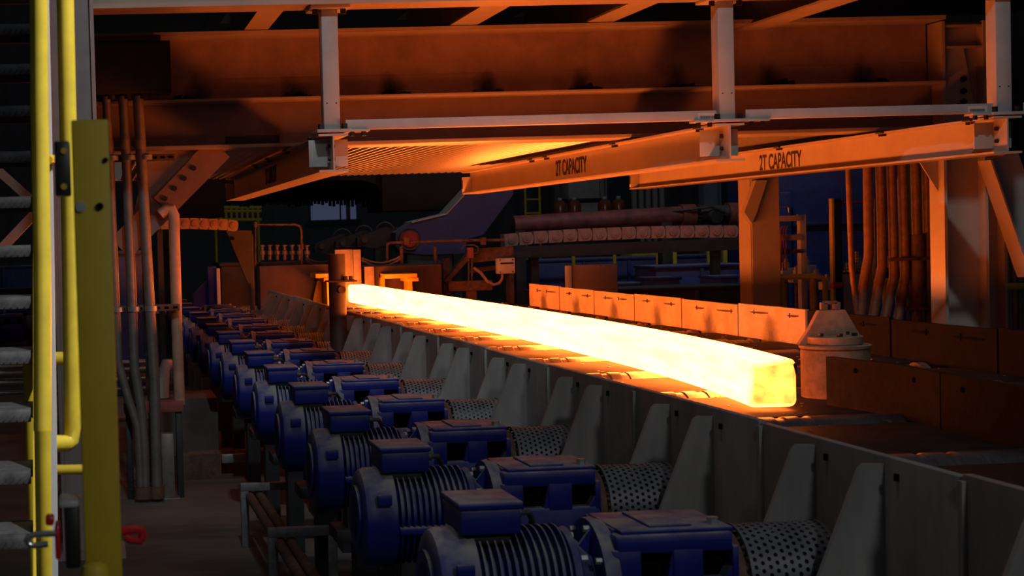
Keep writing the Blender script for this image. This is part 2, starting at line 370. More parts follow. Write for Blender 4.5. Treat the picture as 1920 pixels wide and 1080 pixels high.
# far guard
gd = thing('side_guard', 'upright guard of worn steel plates along the far edge of the roller table', 'guard', (GX, 10, 0))
for k in range(-4, 11):
    ya = YK(k)-.5225+.011; yb = YK(k)+.5225-.011; top = 1.082+random.uniform(-.006, .006)
    m = MB(); n = 8; vs = []
    for i in range(n+1):
        y = ya+(yb-ya)*i/n; o = random.uniform(-.003, .003)
        vs.append([m.bm.verts.new(q) for q in ((GX+o, y, DZ-.3), (GX+o*.5, y, DZ+.1), (GX+o, y, top+random.uniform(-.003, .003)), (GX+.026+o, y, top), (GX+.026, y, DZ-.3))])
    for A, B in zip(vs, vs[1:]):
        for q in range(5): m.bm.faces.new((A[q], A[(q+1) % 5], B[(q+1) % 5], B[q]))
    m.bm.faces.new(vs[0]); m.bm.faces.new(vs[-1][::-1])
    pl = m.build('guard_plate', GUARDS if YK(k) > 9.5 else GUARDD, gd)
    for dy in (-.28, .18):
        m = MB(); y = YK(k)+dy+random.uniform(-.06, .06); zz = top-.05+random.uniform(-.008, .006); q = random.uniform(.07, .16)
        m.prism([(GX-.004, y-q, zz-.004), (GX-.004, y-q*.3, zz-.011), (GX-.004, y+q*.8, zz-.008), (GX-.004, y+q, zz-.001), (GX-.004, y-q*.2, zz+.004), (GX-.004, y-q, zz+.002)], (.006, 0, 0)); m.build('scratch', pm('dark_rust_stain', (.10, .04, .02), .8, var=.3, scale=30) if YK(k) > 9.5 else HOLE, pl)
        m = MB(); y += random.choice((-.8, -.3, .5, .9))*q; m.box(GX-.006, GX+.002, y-.006, y+.002, zz-.018, zz+.014, .002); m.build('slot', HOLE, pl)
    m = MB(); m.box(GX+.03, GX+.06, yb-.16, yb-.12, .05, top-.02); m.build('stay', PLATE, pl)

# inner guard (curved lead-in) and its plates
ig = thing('lead_in_guard', 'low inner guard of dark pierced plates bolted behind the round stop post', 'guard', (3.15, 5, DZ))
GP = [(3.112, 6.42), (3.174, 5.966), (3.135, 5.575), (3.115, 5.2), (3.105, 4.6), (3.10, 3.9)]
def curved(pts, zt, th=.03):
    m = MB(); vs = []
    for i, (x, y) in enumerate(pts):
        vs.append([m.bm.verts.new(q) for q in ((x, y, DZ), (x, y, zt), (x+th, y, zt), (x+th, y, DZ))])
    for A, B in zip(vs, vs[1:]):
        for q in range(4): m.bm.faces.new((A[q], A[(q+1) % 4], B[(q+1) % 4], B[q]))
    m.bm.faces.new(vs[0]); m.bm.faces.new(vs[-1][::-1]); return m
for pts in (GP[:3], [(3.134, 5.565)]+GP[3:5], [(3.108, 4.585), GP[5], (3.1, 3.0)]):
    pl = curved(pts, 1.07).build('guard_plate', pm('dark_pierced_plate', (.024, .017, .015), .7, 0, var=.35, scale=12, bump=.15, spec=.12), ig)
    for u in (.22, .72):
        x = pts[0][0]+(pts[-1][0]-pts[0][0])*u; y = pts[0][1]+(pts[-1][1]-pts[0][1])*u
        if len(pts) == 3:
            seg = (pts[0], pts[1]) if u < .5 else (pts[1], pts[2]); f = u*2 % 1; x = seg[0][0]+(seg[1][0]-seg[0][0])*f; y = seg[0][1]+(seg[1][1]-seg[0][1])*f
        m = MB(); m.lathe([(-.002, .011), (.01, .011)], (x-.001, y, 1.025), 0, 10); m.build('hole', HOLE, pl)

# round stop post
cp = atZ(1582, 752, DZ); cx, cy = 3.30, 6.72
sp = thing('stop_post', 'round steel stop post with flanged cap and lifting eye at the end of the billet', 'post', (cx, cy, DZ))
POSTM = pm('scorched_post_steel', (.30, .165, .10), .55, .1, var=.25, scale=14, bump=.2)
m = MB(); m.lathe([(0, .145), (.215, .145), (.222, .138)], (cx, cy, DZ), 2, 48); m.build('drum', POSTM, sp)
m = MB(); m.lathe([(0, .150), (.012, .152), (.016, .146)], (cx, cy, DZ+.222), 2, 48); m.build('flange', POSTM, sp)
m = MB(); m.lathe([(0, .115), (.004, .118), (.034, .118), (.038, .112)], (cx, cy, DZ+.238), 2, 48); cap = m.build('cap', POSTM, sp)
for a in range(6):
    m = MB(); hexbolt(m, (cx+.085*cos(a+.5), cy+.085*sin(a+.5), DZ+.276), 2, .014, .014); m.build('bolt', BOLT, cap)
m = MB(); z = DZ+.238
m.prism([(cx-.15, cy+.03, z), (cx+.15, cy+.03, z), (cx+.11, cy+.03, z+.07), (cx+.065, cy+.03, z+.15), (cx-.055, cy+.03, z+.15), (cx-.10, cy+.03, z+.07)], (0, .03, 0)); m.build('gusset', POSTM, sp)
m = MB(); zz = z+.15
ring = [(cx-.045, zz), (cx-.045, zz+.028), (cx-.03, zz+.04), (cx+.03, zz+.04), (cx+.045, zz+.028), (cx+.045, zz)]
m.box(cx-.045, cx-.014, cy+.03, cy+.05, zz, zz+.036, .003); m.box(cx+.014, cx+.045, cy+.03, cy+.05, zz, zz+.036, .003); m.box(cx-.03, cx+.03, cy+.03, cy+.05, zz+.026, zz+.042, .003); m.build('lifting_eye', RUST, sp)

# ---------------------------------------------------------------- geared drive motors
def drive_motor(bx=1.2):
    rt = thing('drive_motor', 'dusty blue geared drive motor with perforated coupling guard beside the ribbed side frame', 'motor', (1.2, Y0, 0), 'drive motors in a row along the roller table')
    y = Y0
    m = MB(); m.lathe([(.820, .10), (.822, .135), (.830, .150), (.845, .157), (.925, .160), (.93, .150)], (0, y, AX), 0, 40); fc = m.build('fan_cover', BLUE, rt)
    m = MB()
    for r in (.04, .07, .10): m.lathe([(.812, r-.006), (.812, r+.002), (.825, r+.002), (.825, r-.006)], (0, y, AX), 0, 28)
    m.build('grille', BLUE, fc)
    m = MB(); m.box(.86, .905, y-.168, y-.15, AX+.06, AX+.095, .004); m.build('lug', BLUE, fc)
    pr = [(.93, .120)]; x = .935; n = 12; st = (1.165-.935)/n
    for i in range(n):
        pr += [(x, .128), (x+.002, .154), (x+.006, .154), (x+.009, .128)]; x += st
    pr += [(1.17, .12)]
    m = MB(); m.lathe(pr, (0, y, AX), 0, 40); mb_ = m.build('motor_body', BLUE, rt)
    m = MB(); m.box(.93, 1.17, y-.158, y-.11, AX-.035, AX-.012, .004); m.build('parting_rib', BLUE, mb_)
    m = MB(); m.lathe([(0, .026), (.014, .026)], (1.09, y-.175, AX-.02), 1, 16); m.build('lifting_eye', GALV, mb_)
    m = MB(); m.box(.905, 1.02, y-.075, y+.075, AX+.125, AX+.158, .004); jn = m.build('terminal_box_neck', DARK, rt)
    m = MB(); m.box(.888, 1.040, y-.095, y+.095, AX+.152, AX+.215, .006); jb = m.build('terminal_box', BLUE, rt)
    m = MB(); m.box(.882, 1.046, y-.102, y+.102, AX+.215, AX+.234, .006); m.build('lid', BLUE, jb)
    m = MB(); m.lathe([(0, .014), (.035, .014)], (1.04, y+.04, AX+.18), 0, 12); m.tube([(1.07, y+.04, AX+.18), (1.10, y+.05, AX+.178), (1.12, y+.09, AX+.15), (1.12, y+.17, AX+.05), (1.12, y+.2, .3)], .008, 8); m.build('cable_gland', RUBBER, jb)
    m = MB(); m.lathe([(1.165, .14), (1.18, .147), (1.19, .125), (1.225, .095), (1.24, .098)], (0, y, AX), 0, 36); ad = m.build('adapter', BLUE, rt)
    for a in range(6):
        m = MB(); hexbolt(m, (1.19, y+.12*cos(a*1.047+.3), AX+.12*sin(a*1.047+.3)), 0, .011, .016); m.build('bolt', GALV, ad)
    # gearbox: cast housing with two open windows on the front
    z0, z1 = AX-.20, AX+.150
    m = MB()
    m.prism([(1.27, y-.085, z0), (1.575, y-.085, z0), (1.575, y-.085, z1-.06), (1.555, y-.085, z1), (1.275, y-.085, z1), (1.27, y-.085, z1-.02)], (0, .225, 0))
    gb = m.build('gearbox', BLUE, rt)
    m = MB(); yf, yb = y-.135, y-.083
    zw0, zw1 = AX+.028, AX+.096
    for (a, b_, c, d) in ((1.255, 1.575, z0, zw0), (1.265, 1.56, zw1, z1-.006)): m.box(a, b_, yf, yb, c, d, .008)
    m.box(1.255, 1.328, yf, yb, zw0-.012, zw1+.012, .004); m.box(1.408, 1.484, yf, yb, zw0-.012, zw1+.012, .004); m.box(1.558, 1.575, yf, yb, zw0-.012, zw1+.012, .004)
    m.prism([(1.392, yf+.004, zw0-.01), (1.412, yf+.004, zw0-.01), (1.412, yf+.004, zw1+.01), (1.408, yf+.004, zw1+.01)], (0, .04, 0))
    m.prism([(1.535, yf+.003, zw0-.01), (1.56, yf+.003, zw0-.01), (1.56, yf+.003, zw0+.035)], (0, .045, 0))
    m.build('window_frame', BLUE, gb)
    m = MB(); m.box(1.325, 1.56, yb-.004, yb-.002, zw0-.005, zw1+.005); m.build('window_recess', HOLE, gb)
    m = MB(); m.box(1.33, 1.39, yf-.003, yf+.002, AX-.08, AX-.035, .001); m.build('nameplate', BLACK, gb)
    m = MB(); m.box(1.28, 1.565, y-.125, y+.13, z1-.008, z1+.005, .004); m.box(1.36, 1.47, y-.10, y+.10, z1, z1+.012, .004); m.build('top_cover', BLUE, gb)
    m = MB(); hexbolt(m, (1.53, y-.08, z1+.004), 2, .015, .018); m.build('filler_plug', GALV, gb)
    m = MB(); m.lathe([(1.228, .13), (1.232, .165), (1.25, .168), (1.272, .160), (1.276, .13)], (0, y, AX), 0, 36); fl = m.build('input_flange', BLUE, rt)
    m = MB(); m.prism([(1.17, y-.05, AX+.07), (1.23, y-.05, AX+.15), (1.23, y-.05, AX+.06)], (0, .012, 0)); m.build('web', BLUE, fl)
    for a in range(8):
        m = MB(); hexbolt(m, (1.216, y+.148*cos(a*.785+.2), AX+.148*sin(a*.785+.2)), 0, .009, .016); m.build('bolt', GALV, fl)
    m = MB(); m.lathe([(1.575, .05), (1.578, .125), (1.600, .125), (1.602, .05), (1.84, .05)], (0, y, AX), 0, 32); m.build('coupling_hub', RUST, rt)
    # perforated guard with real holes
    m = MB(); R = .135; xa, xb = 1.612, 1.835; nx = 12; na = 42; st = (xb-xa)/nx; cache = {}
    def vv(x, a):
        key = (round(x*20000), round((a % (2*pi))*20000))
        if key not in cache: cache[key] = m.bm.verts.new((x, y+R*cos(a), AX+R*sin(a)))
        return cache[key]
    da = 2*pi/na
    for i in range(nx):
        for j in range(na):
            a0 = (j+.5*(i % 2))*da; x0 = xa+i*st; xm = x0+st/2; am = a0+da/2; hx = st*.30; ha = da*.30
            oc = [vv(x0, a0), vv(xm, a0), vv(x0+st, a0), vv(x0+st, am), vv(x0+st, a0+da), vv(xm, a0+da), vv(x0, a0+da), vv(x0, am)]
            ic = [m.bm.verts.new((xm+hx*cx_, y+R*cos(am+ha*ca), AX+R*sin(am+ha*ca))) for cx_, ca in ((-.7, -.7), (0, -1), (.7, -.7), (1, 0), (.7, .7), (0, 1), (-.7, .7), (-1, 0))]
            for q in range(8):
                f = (oc[q], oc[(q+1) % 8], ic[(q+1) % 8], ic[q])
                if len(set(f)) == 4:
                    try: m.bm.faces.new(f)
                    except ValueError: pass
    cg = m.build('coupling_guard', PERF, rt)
    m = MB()
    for a in (xa, xb):
        m = MB(); m.lathe([(a-.004, R+.002), (a+.004, R+.002), (a+.004, R-.004), (a-.004, R-.004)], (0, y, AX), 0, 42); m.bm.faces.ensure_lookup_table()
        bmesh.ops.delete(m.bm, geom=[f for f in m.bm.faces if len(f.verts) > 4], context='FACES'); m.build('rim', PERF, cg)
    m = MB(); m.box(1.22, 1.6, y-.14, y+.14, z0-.04, z0, .004); m.box(1.25, 1.57, y-.11, y+.11, 0, z0-.04); m.box(.90, 1.24, y-.1, y+.1, .47, .52, .004); m.box(.98, 1.06, y-.06, y+.06, 0, .47); m.box(.95, 1.15, y-.06, y+.06, .50, AX-.10); m.build('pedestal', DARK, rt)
    return rt
dm = drive_motor()
ORD = ['first', 'second', 'third', 'fourth', 'fifth', 'sixth', 'seventh', 'eighth', 'ninth', 'tenth', 'eleventh', 'twelfth']
for k in range(-1, 13):
    c = dm
    if k:
        c = copy_tree(dm); c.location.y = YK(k)
    if k == 6: c['label'] = 'dusty blue geared drive motor standing right beside the slim pillar'
    elif k < 6: c['label'] = 'dusty blue geared drive motor, %s from the slim pillar towards the stop post end' % ORD[5-k]
    else: c['label'] = 'dusty blue geared drive motor, %s past the slim pillar towards the blue bracket' % ORD[k-7]
for k in range(5):      # a second drive line further left
    c = copy_tree(dm); c.location = (1.2-2.46, 19.6+P*k*1.5, -.12)
    c['label'] = 'dusty blue geared drive motor of the far second line, seen between the stair treads'; c['group'] = 'drive motors of the second line'

# ---------------------------------------------------------------- overhead steelwork
tb = thing('edge_beam', 'wide steel beam along the top edge of the platform carrying the hanger posts', 'beam', (3, 8.7, 2.92))
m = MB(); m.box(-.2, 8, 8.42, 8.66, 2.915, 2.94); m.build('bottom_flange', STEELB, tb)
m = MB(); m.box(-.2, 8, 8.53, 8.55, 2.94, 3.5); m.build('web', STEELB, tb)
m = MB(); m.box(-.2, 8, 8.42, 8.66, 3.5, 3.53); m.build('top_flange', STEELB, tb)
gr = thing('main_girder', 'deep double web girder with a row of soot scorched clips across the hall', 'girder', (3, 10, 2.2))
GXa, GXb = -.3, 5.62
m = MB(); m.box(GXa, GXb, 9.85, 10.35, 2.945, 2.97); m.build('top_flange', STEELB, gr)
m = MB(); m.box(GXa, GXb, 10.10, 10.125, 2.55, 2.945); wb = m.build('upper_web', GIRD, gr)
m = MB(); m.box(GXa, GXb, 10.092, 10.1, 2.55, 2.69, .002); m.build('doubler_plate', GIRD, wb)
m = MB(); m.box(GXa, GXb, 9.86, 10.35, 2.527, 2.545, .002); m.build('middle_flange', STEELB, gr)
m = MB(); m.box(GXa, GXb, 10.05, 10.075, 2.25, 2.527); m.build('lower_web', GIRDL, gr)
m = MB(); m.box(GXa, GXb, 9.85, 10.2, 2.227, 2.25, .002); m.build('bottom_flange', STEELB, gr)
for px_ in (345, 550, 735, 915, 1097, 1275, 1462, 1638):
    p = atY(px_, 165, 10.05); m = MB(); x = p.x; m.box(x-.12, x+.12, 9.99, 10.07, 2.544, 2.556, .004)
    for q in range(9):
        a = random.uniform(-.1, .1); h = random.uniform(.012, .05)*(1-abs(a)/.14); m.box(x+a-.025, x+a+.025, 9.99, 10.07, 2.545, 2.55+h, .006, Matrix.Rotation(random.uniform(-.4, .4), 3, 'Y'))
    m.build('burnt_clip', pm('burnt_crust', (.014, .009, .007), .9, var=.3, bump=.5), gr)
m = MB(); a, b_, c, d = rectY(422, 255, 523, 274, 9.94); m.box(a, b_, 9.90, 9.945, c, d, .004); m.build('splice_plate', DARK, gr)
# joists between edge beam and girder
def joist(pxa, pxb, y, label, z=2.975, dep=.3):
    a = atY(pxa, y, 8.67).x; b_ = atY(pxb, y, 8.67).x; m = MB(); x = (a+b_)/2
    th = thing('joist', label, 'beam', (x, 9.4, z), 'platform joists'); m.ibeam((x, 8.67, z+dep/2), (x, 11.6, z+dep/2), dep, b_-a, .014, .01); m.build('section', STEELB, th)
    m = MB()
    for q in (.06, .13): hexbolt(m, (x-.005, 8.72+q, z+.10), 0, .012, .02); hexbolt(m, (x-.005, 8.72+q, z+.2), 0, .012, .02)
    m.build('end_bolts', BOLT, th); return th
JL = 'orange lit joist running from the edge beam over the girder'
joist(497, 548, 12, 'orange lit joist over the girder near the hanger of the shaded beam'); joist(935, 993, 12, 'orange lit joist over the girder midway between two hanger posts'); joist(1226, 1283, 10, 'orange lit joist over the girder just before the middle hanger post')
jb_ = joist(1572, 1634, 12, 'deep joist with a broad lower flange, nearest the heavy right column', 2.93, .5)
pf = thing('platform_floor', 'dark chequer plate floor of the overhead platform seen from below', 'platform', (3, 10, 3.25))
for i in range(7):
    m = MB(); m.box(-.2+i*1.2, -.2+(i+1)*1.2-.006, 8.75, 13.4, 3.46 if i < 0 else 3.44, 3.455); m.build('floor_plate', DARK, pf)

# hangers, base plates and monorail beams
def hanger(px_, label, lab2, text, bolt_ys):
    x = px_
    h = thing('hanger_post', label, 'post', (x, 8.55, 2.22), 'hanger posts')
    m = MB(); m.box(x-.046, x+.046, 8.50, 8.60, 2.235, 2.90, .006); m.build('post', WHITE if False else STEEL, h)
    m = MB(); m.box(x-.11, x+.11, 8.45, 8.66, 2.896, 2.915, .003); tp = m.build('top_plate', STEEL, h)
    m = MB(); m.box(x-.09, x+.10, 8.46, 8.70, 2.217, 2.235, .003); bp = m.build('base_plate', STEEL, h)
    for sx_ in (-.065, .065):
        m = MB(); hexbolt(m, (x+sx_, 8.485, 2.235), 2, .017, .03); m.build('bolt', BOLT, bp)
        m = MB(); hexbolt(m, (x+sx_*1.2, 8.5, 2.868), 2, .017, .028); m.build('bolt', BOLT, tp)
        m = MB(); m.tube([(x+sx_*.4, 8.498, 2.38), (x+sx_*.4, 8.502, 2.38)], .004, 6); m.build('hole', HOLE, h)
    bm_ = thing('monorail_beam', lab2, 'beam', (x, 11.4, 2.0), 'monorail beams')
    m = MB(); m.ibeam((x, 8.47, 2.105), (x, 14.4, 2.105), .21, .165, .012, .009); m.build('section', STEELB, bm_)
    m = MB(); m.box(x-.12, x-.006, 8.60, 8.61, 2.035, 2.185, .001); m.build('stop_plate', STEEL, bm_)
    m = MB(); m.box(x+.006, x+.10, 8.60, 8.61, 2.035, 2.185, .001); m.build('stop_plate', STEEL, bm_)
    for z in (2.075, 2.145):
        for s in (-1, 1):
            m = MB(); hexbolt(m, (x+s*.006-(.014 if s < 0 else 0), 8.56, z), 0, .013, .014); m.build('bolt', BOLT, bm_)
    m = MB(); m.box(x-.085, x-.004, 14.36, 14.40, 2.02, 2.16, .003); m.box(x+.004, x+.085, 14.36, 14.40, 2.02, 2.16, .003); ec = m.build('end_stop', PALE, bm_)
    m = MB(); m.box(x-.088, x-.085, 14.365, 14.395, 2.05, 2.13); m.build('tag', MARK, ec)
    for yy in bolt_ys:
        m = MB(); m.box(x-.10, x-.04, yy-.02, yy+.06, 2.20, 2.212, .002); hexbolt(m, (x-.07, yy, 2.183), 2, .014, .02); hexbolt(m, (x-.07, yy+.05, 2.183), 2, .014, .02); m.build('clamp', BOLT, bm_)
    if text:
        cu = bpy.data.curves.new('stencil', 'FONT'); cu.body = '2T CAPACITY'; cu.size = .17; cu.extrude = .0006; cu.offset = .004; cu.align_x = 'CENTER'; cu.align_y = 'CENTER'
        tmp = bpy.data.objects.new('stencil_tmp', cu); COL.objects.link(tmp); bpy.context.view_layer.update()
        me = bpy.data.meshes.new_from_object(tmp); bpy.data.objects.remove(tmp)
        co = [v.co.copy() for v in me.vertices]; wd = max(c.x for c in co)-min(c.x for c in co)
        ya, yb = text
        for v in me.vertices:      # letters run towards the viewer on the web's billet side
            v.co = Vector((-.0055-.0006+v.co.z, (ya+yb)/2-v.co.x/wd*(yb-ya)-11.4, .105+v.co.y*.95-.0))
        me.materials.clear(); me.materials.append(MARK); me.name = 'stencil_lettering'
        o = bpy.data.objects.new('stencil_lettering', me); COL.objects.link(o); o.parent = bm_; o['label'] = 'black stencilled lettering 2T CAPACITY'
    return h
t1 = atX(1.345+0, 0, 1) if False else None
def beamY(x, px_, py_): return atX(px_, py_, x-.005).y
hanger(1.345, 'white hanger post over the unlit beam, bolted below the edge beam', 'monorail beam in shade over the motors, only its underside lit orange', (beamY(1.345, 519, 335), beamY(1.345, 498, 338)), (8.75, 9.9, 10.9, 11.8))
hanger(3.578, 'white hanger post at the joint between the two tie angles', 'orange lit monorail beam stencilled 2T CAPACITY, nearly above the billet', (beamY(3.578, 1100, 318), beamY(3.578, 1042, 325)), (8.7, 10.15, 11.7, 12.1))
hanger(5.183, 'white hanger post beside the heavy right column, lit orange on one side', 'brightest orange monorail beam stencilled 2T CAPACITY, in front of the right column', (beamY(5.183, 1503, 303), beamY(5.183, 1424, 315)), (8.7, 9.7, 11.2))
def tie(xa, xb, label, barcode):
    tt = thing('tie_angle', label, 'angle bar', ((xa+xb)/2, 8.5, 2.23))
    m = MB(); m.box(xa, xb, 8.49, 8.498, 2.232, 2.285, .001); m.box(xa, xb, 8.498, 8.55, 2.232, 2.239, .001); m.build('angle', STEEL, tt)
    for s, xx in ((1, xa), (-1, xb)):
        m = MB(); a, c = sorted((xx-.03*s, xx+.13*s)); m.box(a, c, 8.47, 8.56, 2.219, 2.231, .002); lp = m.build('lug_plate', STEEL, tt)
        for q in (.035, .10):
            m = MB(); hexbolt(m, (xx+q*s, 8.5, 2.195), 2, .014, .025); m.build('bolt', BOLT, lp)
    if barcode:
        m = MB(); xx = xb-barcode; m.box(xx-.055, xx+.055, 8.4885, 8.4905, 2.236, 2.272); lb = m.build('barcode_label', PAPER, tt)
        m = MB(); q = xx-.045
        while q < xx+.042:
            wd = random.choice((.0015, .003, .0025)); m.box(q, q+wd, 8.4878, 8.4886, 2.240, 2.256); q += wd+random.choice((.0015, .002))
        m.build('bars', MARK, lb)
tie(atY(648, 235, 8.5).x, 3.51, 'pale tie angle between the shaded beam hanger and the middle hanger', .05)
tie(atY(1397, 215, 8.5).x, 5.11, 'pale tie angle between the middle hanger and the right hanger', .09)
tie(5.29, 6.6, 'pale tie angle running on past the right hanger', 0)

# corrugated deck sheets behind the girder
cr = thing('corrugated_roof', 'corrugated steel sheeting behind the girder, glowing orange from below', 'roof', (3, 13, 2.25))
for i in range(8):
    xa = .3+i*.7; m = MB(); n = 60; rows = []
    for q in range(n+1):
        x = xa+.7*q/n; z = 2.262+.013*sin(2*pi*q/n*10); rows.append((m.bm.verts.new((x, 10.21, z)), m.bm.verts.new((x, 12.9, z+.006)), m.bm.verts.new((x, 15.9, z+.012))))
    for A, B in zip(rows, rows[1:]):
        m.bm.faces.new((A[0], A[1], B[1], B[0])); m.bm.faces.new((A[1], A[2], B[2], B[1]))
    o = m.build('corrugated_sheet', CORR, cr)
m = MB(); m.ibeam((.2, 15.95, 2.42), (6, 15.95, 2.42), .28, .14); m.build('edge_purlin', STEELB, cr)

# right column with brace
def hcol(name, label, xa, xb, ya, yb, z1, mat=STEELB, tf=.02):
    c = thing(name, label, 'column', ((xa+xb)/2, (ya+yb)/2, 0))
    m = MB(); m.box(xa, xa+tf, ya, yb, 0, z1); m.build('flange', mat, c)
    m = MB(); m.box(xb-tf, xb, ya, yb, 0, z1); m.build('flange', mat, c)
    m = MB(); m.box(xa+tf, xb-tf, (ya+yb)/2-.008, (ya+yb)/2+.008, 0, z1); m.build('web', mat, c)
    m = MB(); m.box(xa-.08, xb+.08, ya-.08, yb+.08, 0, .025); m.build('base_plate', mat, c)
    return c
rc = hcol('steel_column', 'heavy right hand column with one flange lit bright orange', 5.63, 5.93, 9.92, 10.10, 2.94)
for z in (2.90, 2.76, 2.22):
    m = MB(); m.box(5.65, 5.91, 9.93, 10.0, z, z+.016); m.build('stiffener', STEELB, rc)
m = MB(); m.prism([(5.65, 9.96, 2.76), (5.80, 9.96, 2.76), (5.89, 9.96, 2.25), (5.65, 9.96, 2.25)], (0, .015, 0)); gp = m.build('gusset', STEELB, rc)
for z in (2.56, 2.48, 2.41):
    m = MB(); hexbolt(m, (5.79, 9.94, z), 1, .02, .02); m.build('bolt', BOLT, gp)
m = MB(); m.prism([(5.50, 9.99, 2.03), (5.63, 9.99, 2.03), (5.63, 9.99, 1.82)], (0, .012, 0)); m.build('bracket', STEELB, rc)
hcol('steel_column', 'second grey column close behind the heavy right hand column', 6.9, 7.2, 11.8, 12.0, 2.94)
br = thing('knee_brace', 'diagonal orange brace slanting down beside the right hanger post', 'brace', (6.3, 10, 1.3))
a = atY(1862, 300, 9.76); b_ = atY(1935, 520, 9.76)
m = MB(); m.prism([a+Vector((-.03, -.02, 0)), a+Vector((-.018, -.02, 0)), b_+Vector((-.008, -.02, 0)), b_+Vector((-.02, -.02, 0))], (0, .15, 0)); m.build('flat_flange', STEELB, br)
m = MB(); m.prism([a+Vector((-.018, .05, 0)), a+Vector((.2, .05, .05)), b_+Vector((.22, .05, 0)), b_+Vector((-.008, .05, 0))], (0, .01, 0)); m.build('web', STEEL, br)
# middle far column
mc = hcol('steel_column', 'orange lit column standing beyond the guard, below the lettered beams', atY(1378, 450, 14).x+.04, atY(1440, 450, 14).x, 13.75, 14.0, 2.2)
m = MB(); m.box(atY(1378, 450, 14).x+.05, atY(1440, 450, 14).x-.01, 13.735, 13.75, 0.03, 2.2); m.build('cover_plate', STEELB, mc)
a = atY(1432, 338, 13.65); b_ = atY(1410, 412, 13.65)
m = MB(); m.prism([a+Vector((-.07, 0, 0)), a+Vector((.035, 0, 0)), b_+Vector((.035, 0, .035)), b_+Vector((0, 0, -.035)), b_+Vector((-.07, 0, .07))], (0, .08, 0)); m.build('brace_end', STEELB, mc)
# left column
lc = hcol('steel_column', 'grey column behind the yellow stair rails', atY(90, 120, 8.2).x, atY(178, 120, 8.2).x, 8.1, 8.3, 4.2, pm('brown_grey_column_paint', (.44, .36, .335), .5, var=.12, scale=4))

# ---------------------------------------------------------------- conduits, left column services
jbx = thing('junction_cabinet', 'dark wall cabinet above the three conduits on the girder', 'cabinet', (.25, 9.6, 2.5))
a, b_, c, d = rectY(150, 78, 320, 176, 9.7); m = MB(); m.box(a, b_, 9.68, 9.84, c, d, .006); m.build('housing', DARK, jbx)
m = MB(); m.box(a+.02, b_-.02, 9.67, 9.68, c+.02, d-.02, .004); m.build('door', DARK, jbx)
m = MB(); m.box(a, b_-.06, 9.64, 9.84, d, d+.03, .004); m.build('rain_lip', DARK, jbx)
for q in range(3):
    m = MB(); m.lathe([(0, .035), (.03, .035)], (atY(208+q*30, 185, 9.75).x, 9.75, c-.03), 2, 12); m.build('gland', BOLT, jbx)
zt = c-.01
CL = 'grey conduit dropping from the dark cabinet to the floor'
for q, (pts, r) in enumerate((([(206, 300), (216, 560), (222, 680), (238, 740), (258, 800), (264, 900)], .028), ([(237, 300), (248, 580), (252, 690), (264, 760), (270, 830), (272, 900)], .031), ([(265, 300), (280, 560), (290, 720), (293, 860), (294, 905)], .034))):
    ps = [atY(x_, y_, 9.75) for x_, y_ in pts]; top = Vector((ps[0].x-.01, 9.75, zt)); ps = [top]+ps
    fin = []
    for A, B in zip(ps, ps[1:]): fin += [A.lerp(B, i/3) for i in range(3)]
    fin.append(Vector((ps[-1].x, 9.75, .02)))
    rt = thing('conduit', ['grey conduit under the dark cabinet, next to the yellow gate post', 'middle one of three grey conduits under the dark cabinet', 'grey conduit under the dark cabinet, next to the orange pipe post'][q], 'pipe', (fin[-1].x, 9.75, 0), 'conduits by the left column')
    m = MB(); m.tube(fin, r, 14); m.build('tube', CONDUIT, rt)
    m = MB(); m.tube([fin[1]+Vector((0, 0, -.14)), fin[1]+Vector((0, 0, -.2))], r+.006, 14); m.build('coupling', CONDUIT, rt)
    m = MB(); m.tube([(fin[-1].x, 9.75, .02), (fin[-1].x, 9.75, .1)], r+.012, 14); m.build('foot_fitting', RUST, rt)
for yy, x1_, lb in ((298, 328, 'upper slotted strut clamping the three conduits'), (580, 337, 'lower slotted strut clamping the conduits to the orange post')):
    a = atY(205, yy, 9.82); b_ = atY(x1_, yy, 9.82)
    st = thing('strut_channel', lb, 'channel', ((a.x+b_.x)/2, 9.82, a.z-.02)); m = MB(); m.box(a.x-.02, b_.x, 9.80, 9.84, a.z-.021, a.z+.021, .003); m.build('channel', RUST, st)
    for q in range(8):
        xx = a.x+(b_.x-a.x)*(q+.5)/8; m = MB(); m.box(xx-.014, xx+.014, 9.797, 9.802, a.z-.007, a.z+.007); m.build('slot', HOLE, st)
    for q, xp in enumerate((210, 243, 273) if yy < 400 else (220, 251, 283)):
        xx = atY(xp, yy, 9.75).x; m = MB(); m.lathe([(0, .042), (.03, .042)], (xx, 9.75, a.z-.015), 2, 16); m.build('clamp', GALV, st)
op = thing('pipe_post', 'round bent post glowing orange on one side next to the conduits', 'post', (.6, 9.9, 0))
ps = [atY(300, 402, 9.9), atY(312, 392, 9.9), atY(321, 392, 9.9), atY(326, 404, 9.9), atY(327, 450, 9.9), atY(331, 600, 9.9), atY(337, 758, 9.9)]
m = MB(); m.tube(ps, .036, 18); m.build('post', pm('primed_pipe', (.46, .27, .17), .5, var=.15, scale=9), op)
a, b_, c, d = rectY(232, 752, 343, 772, 9.9); m = MB(); m.box(a, b_, 9.84, 9.96, c, d, .004); bc = m.build('channel_foot', REDP, op)
for xx in (a+.03, b_-.03): m = MB(); m.box(xx-.02, xx+.02, 9.86, 9.94, 0, c, .003); m.build('leg', DARK, op)
kb = thing('knee_brace', 'bolted diagonal angle brace under the girder beside the left column', 'brace', (.5, 9.95, 1.9))
a = atY(412, 276, 9.97); b_ = atY(225, 465, 9.97)
m = MB(); m.bar(a, b_, .17, .014, (0, 1, 0)); m.bar(a+Vector((.06, .04, -.06)), b_+Vector((.06, .04, -.06)), .012, .09, (0, 1, 0)); 
m.build('angle', GIRDL, kb)
a = atY(372, 306, 9.945); b_ = atY(300, 382, 9.945); m = MB(); m.bar(a, b_, .11, .012, (0, 1, 0)); gp = m.build('splice_plate', GIRDL, kb)
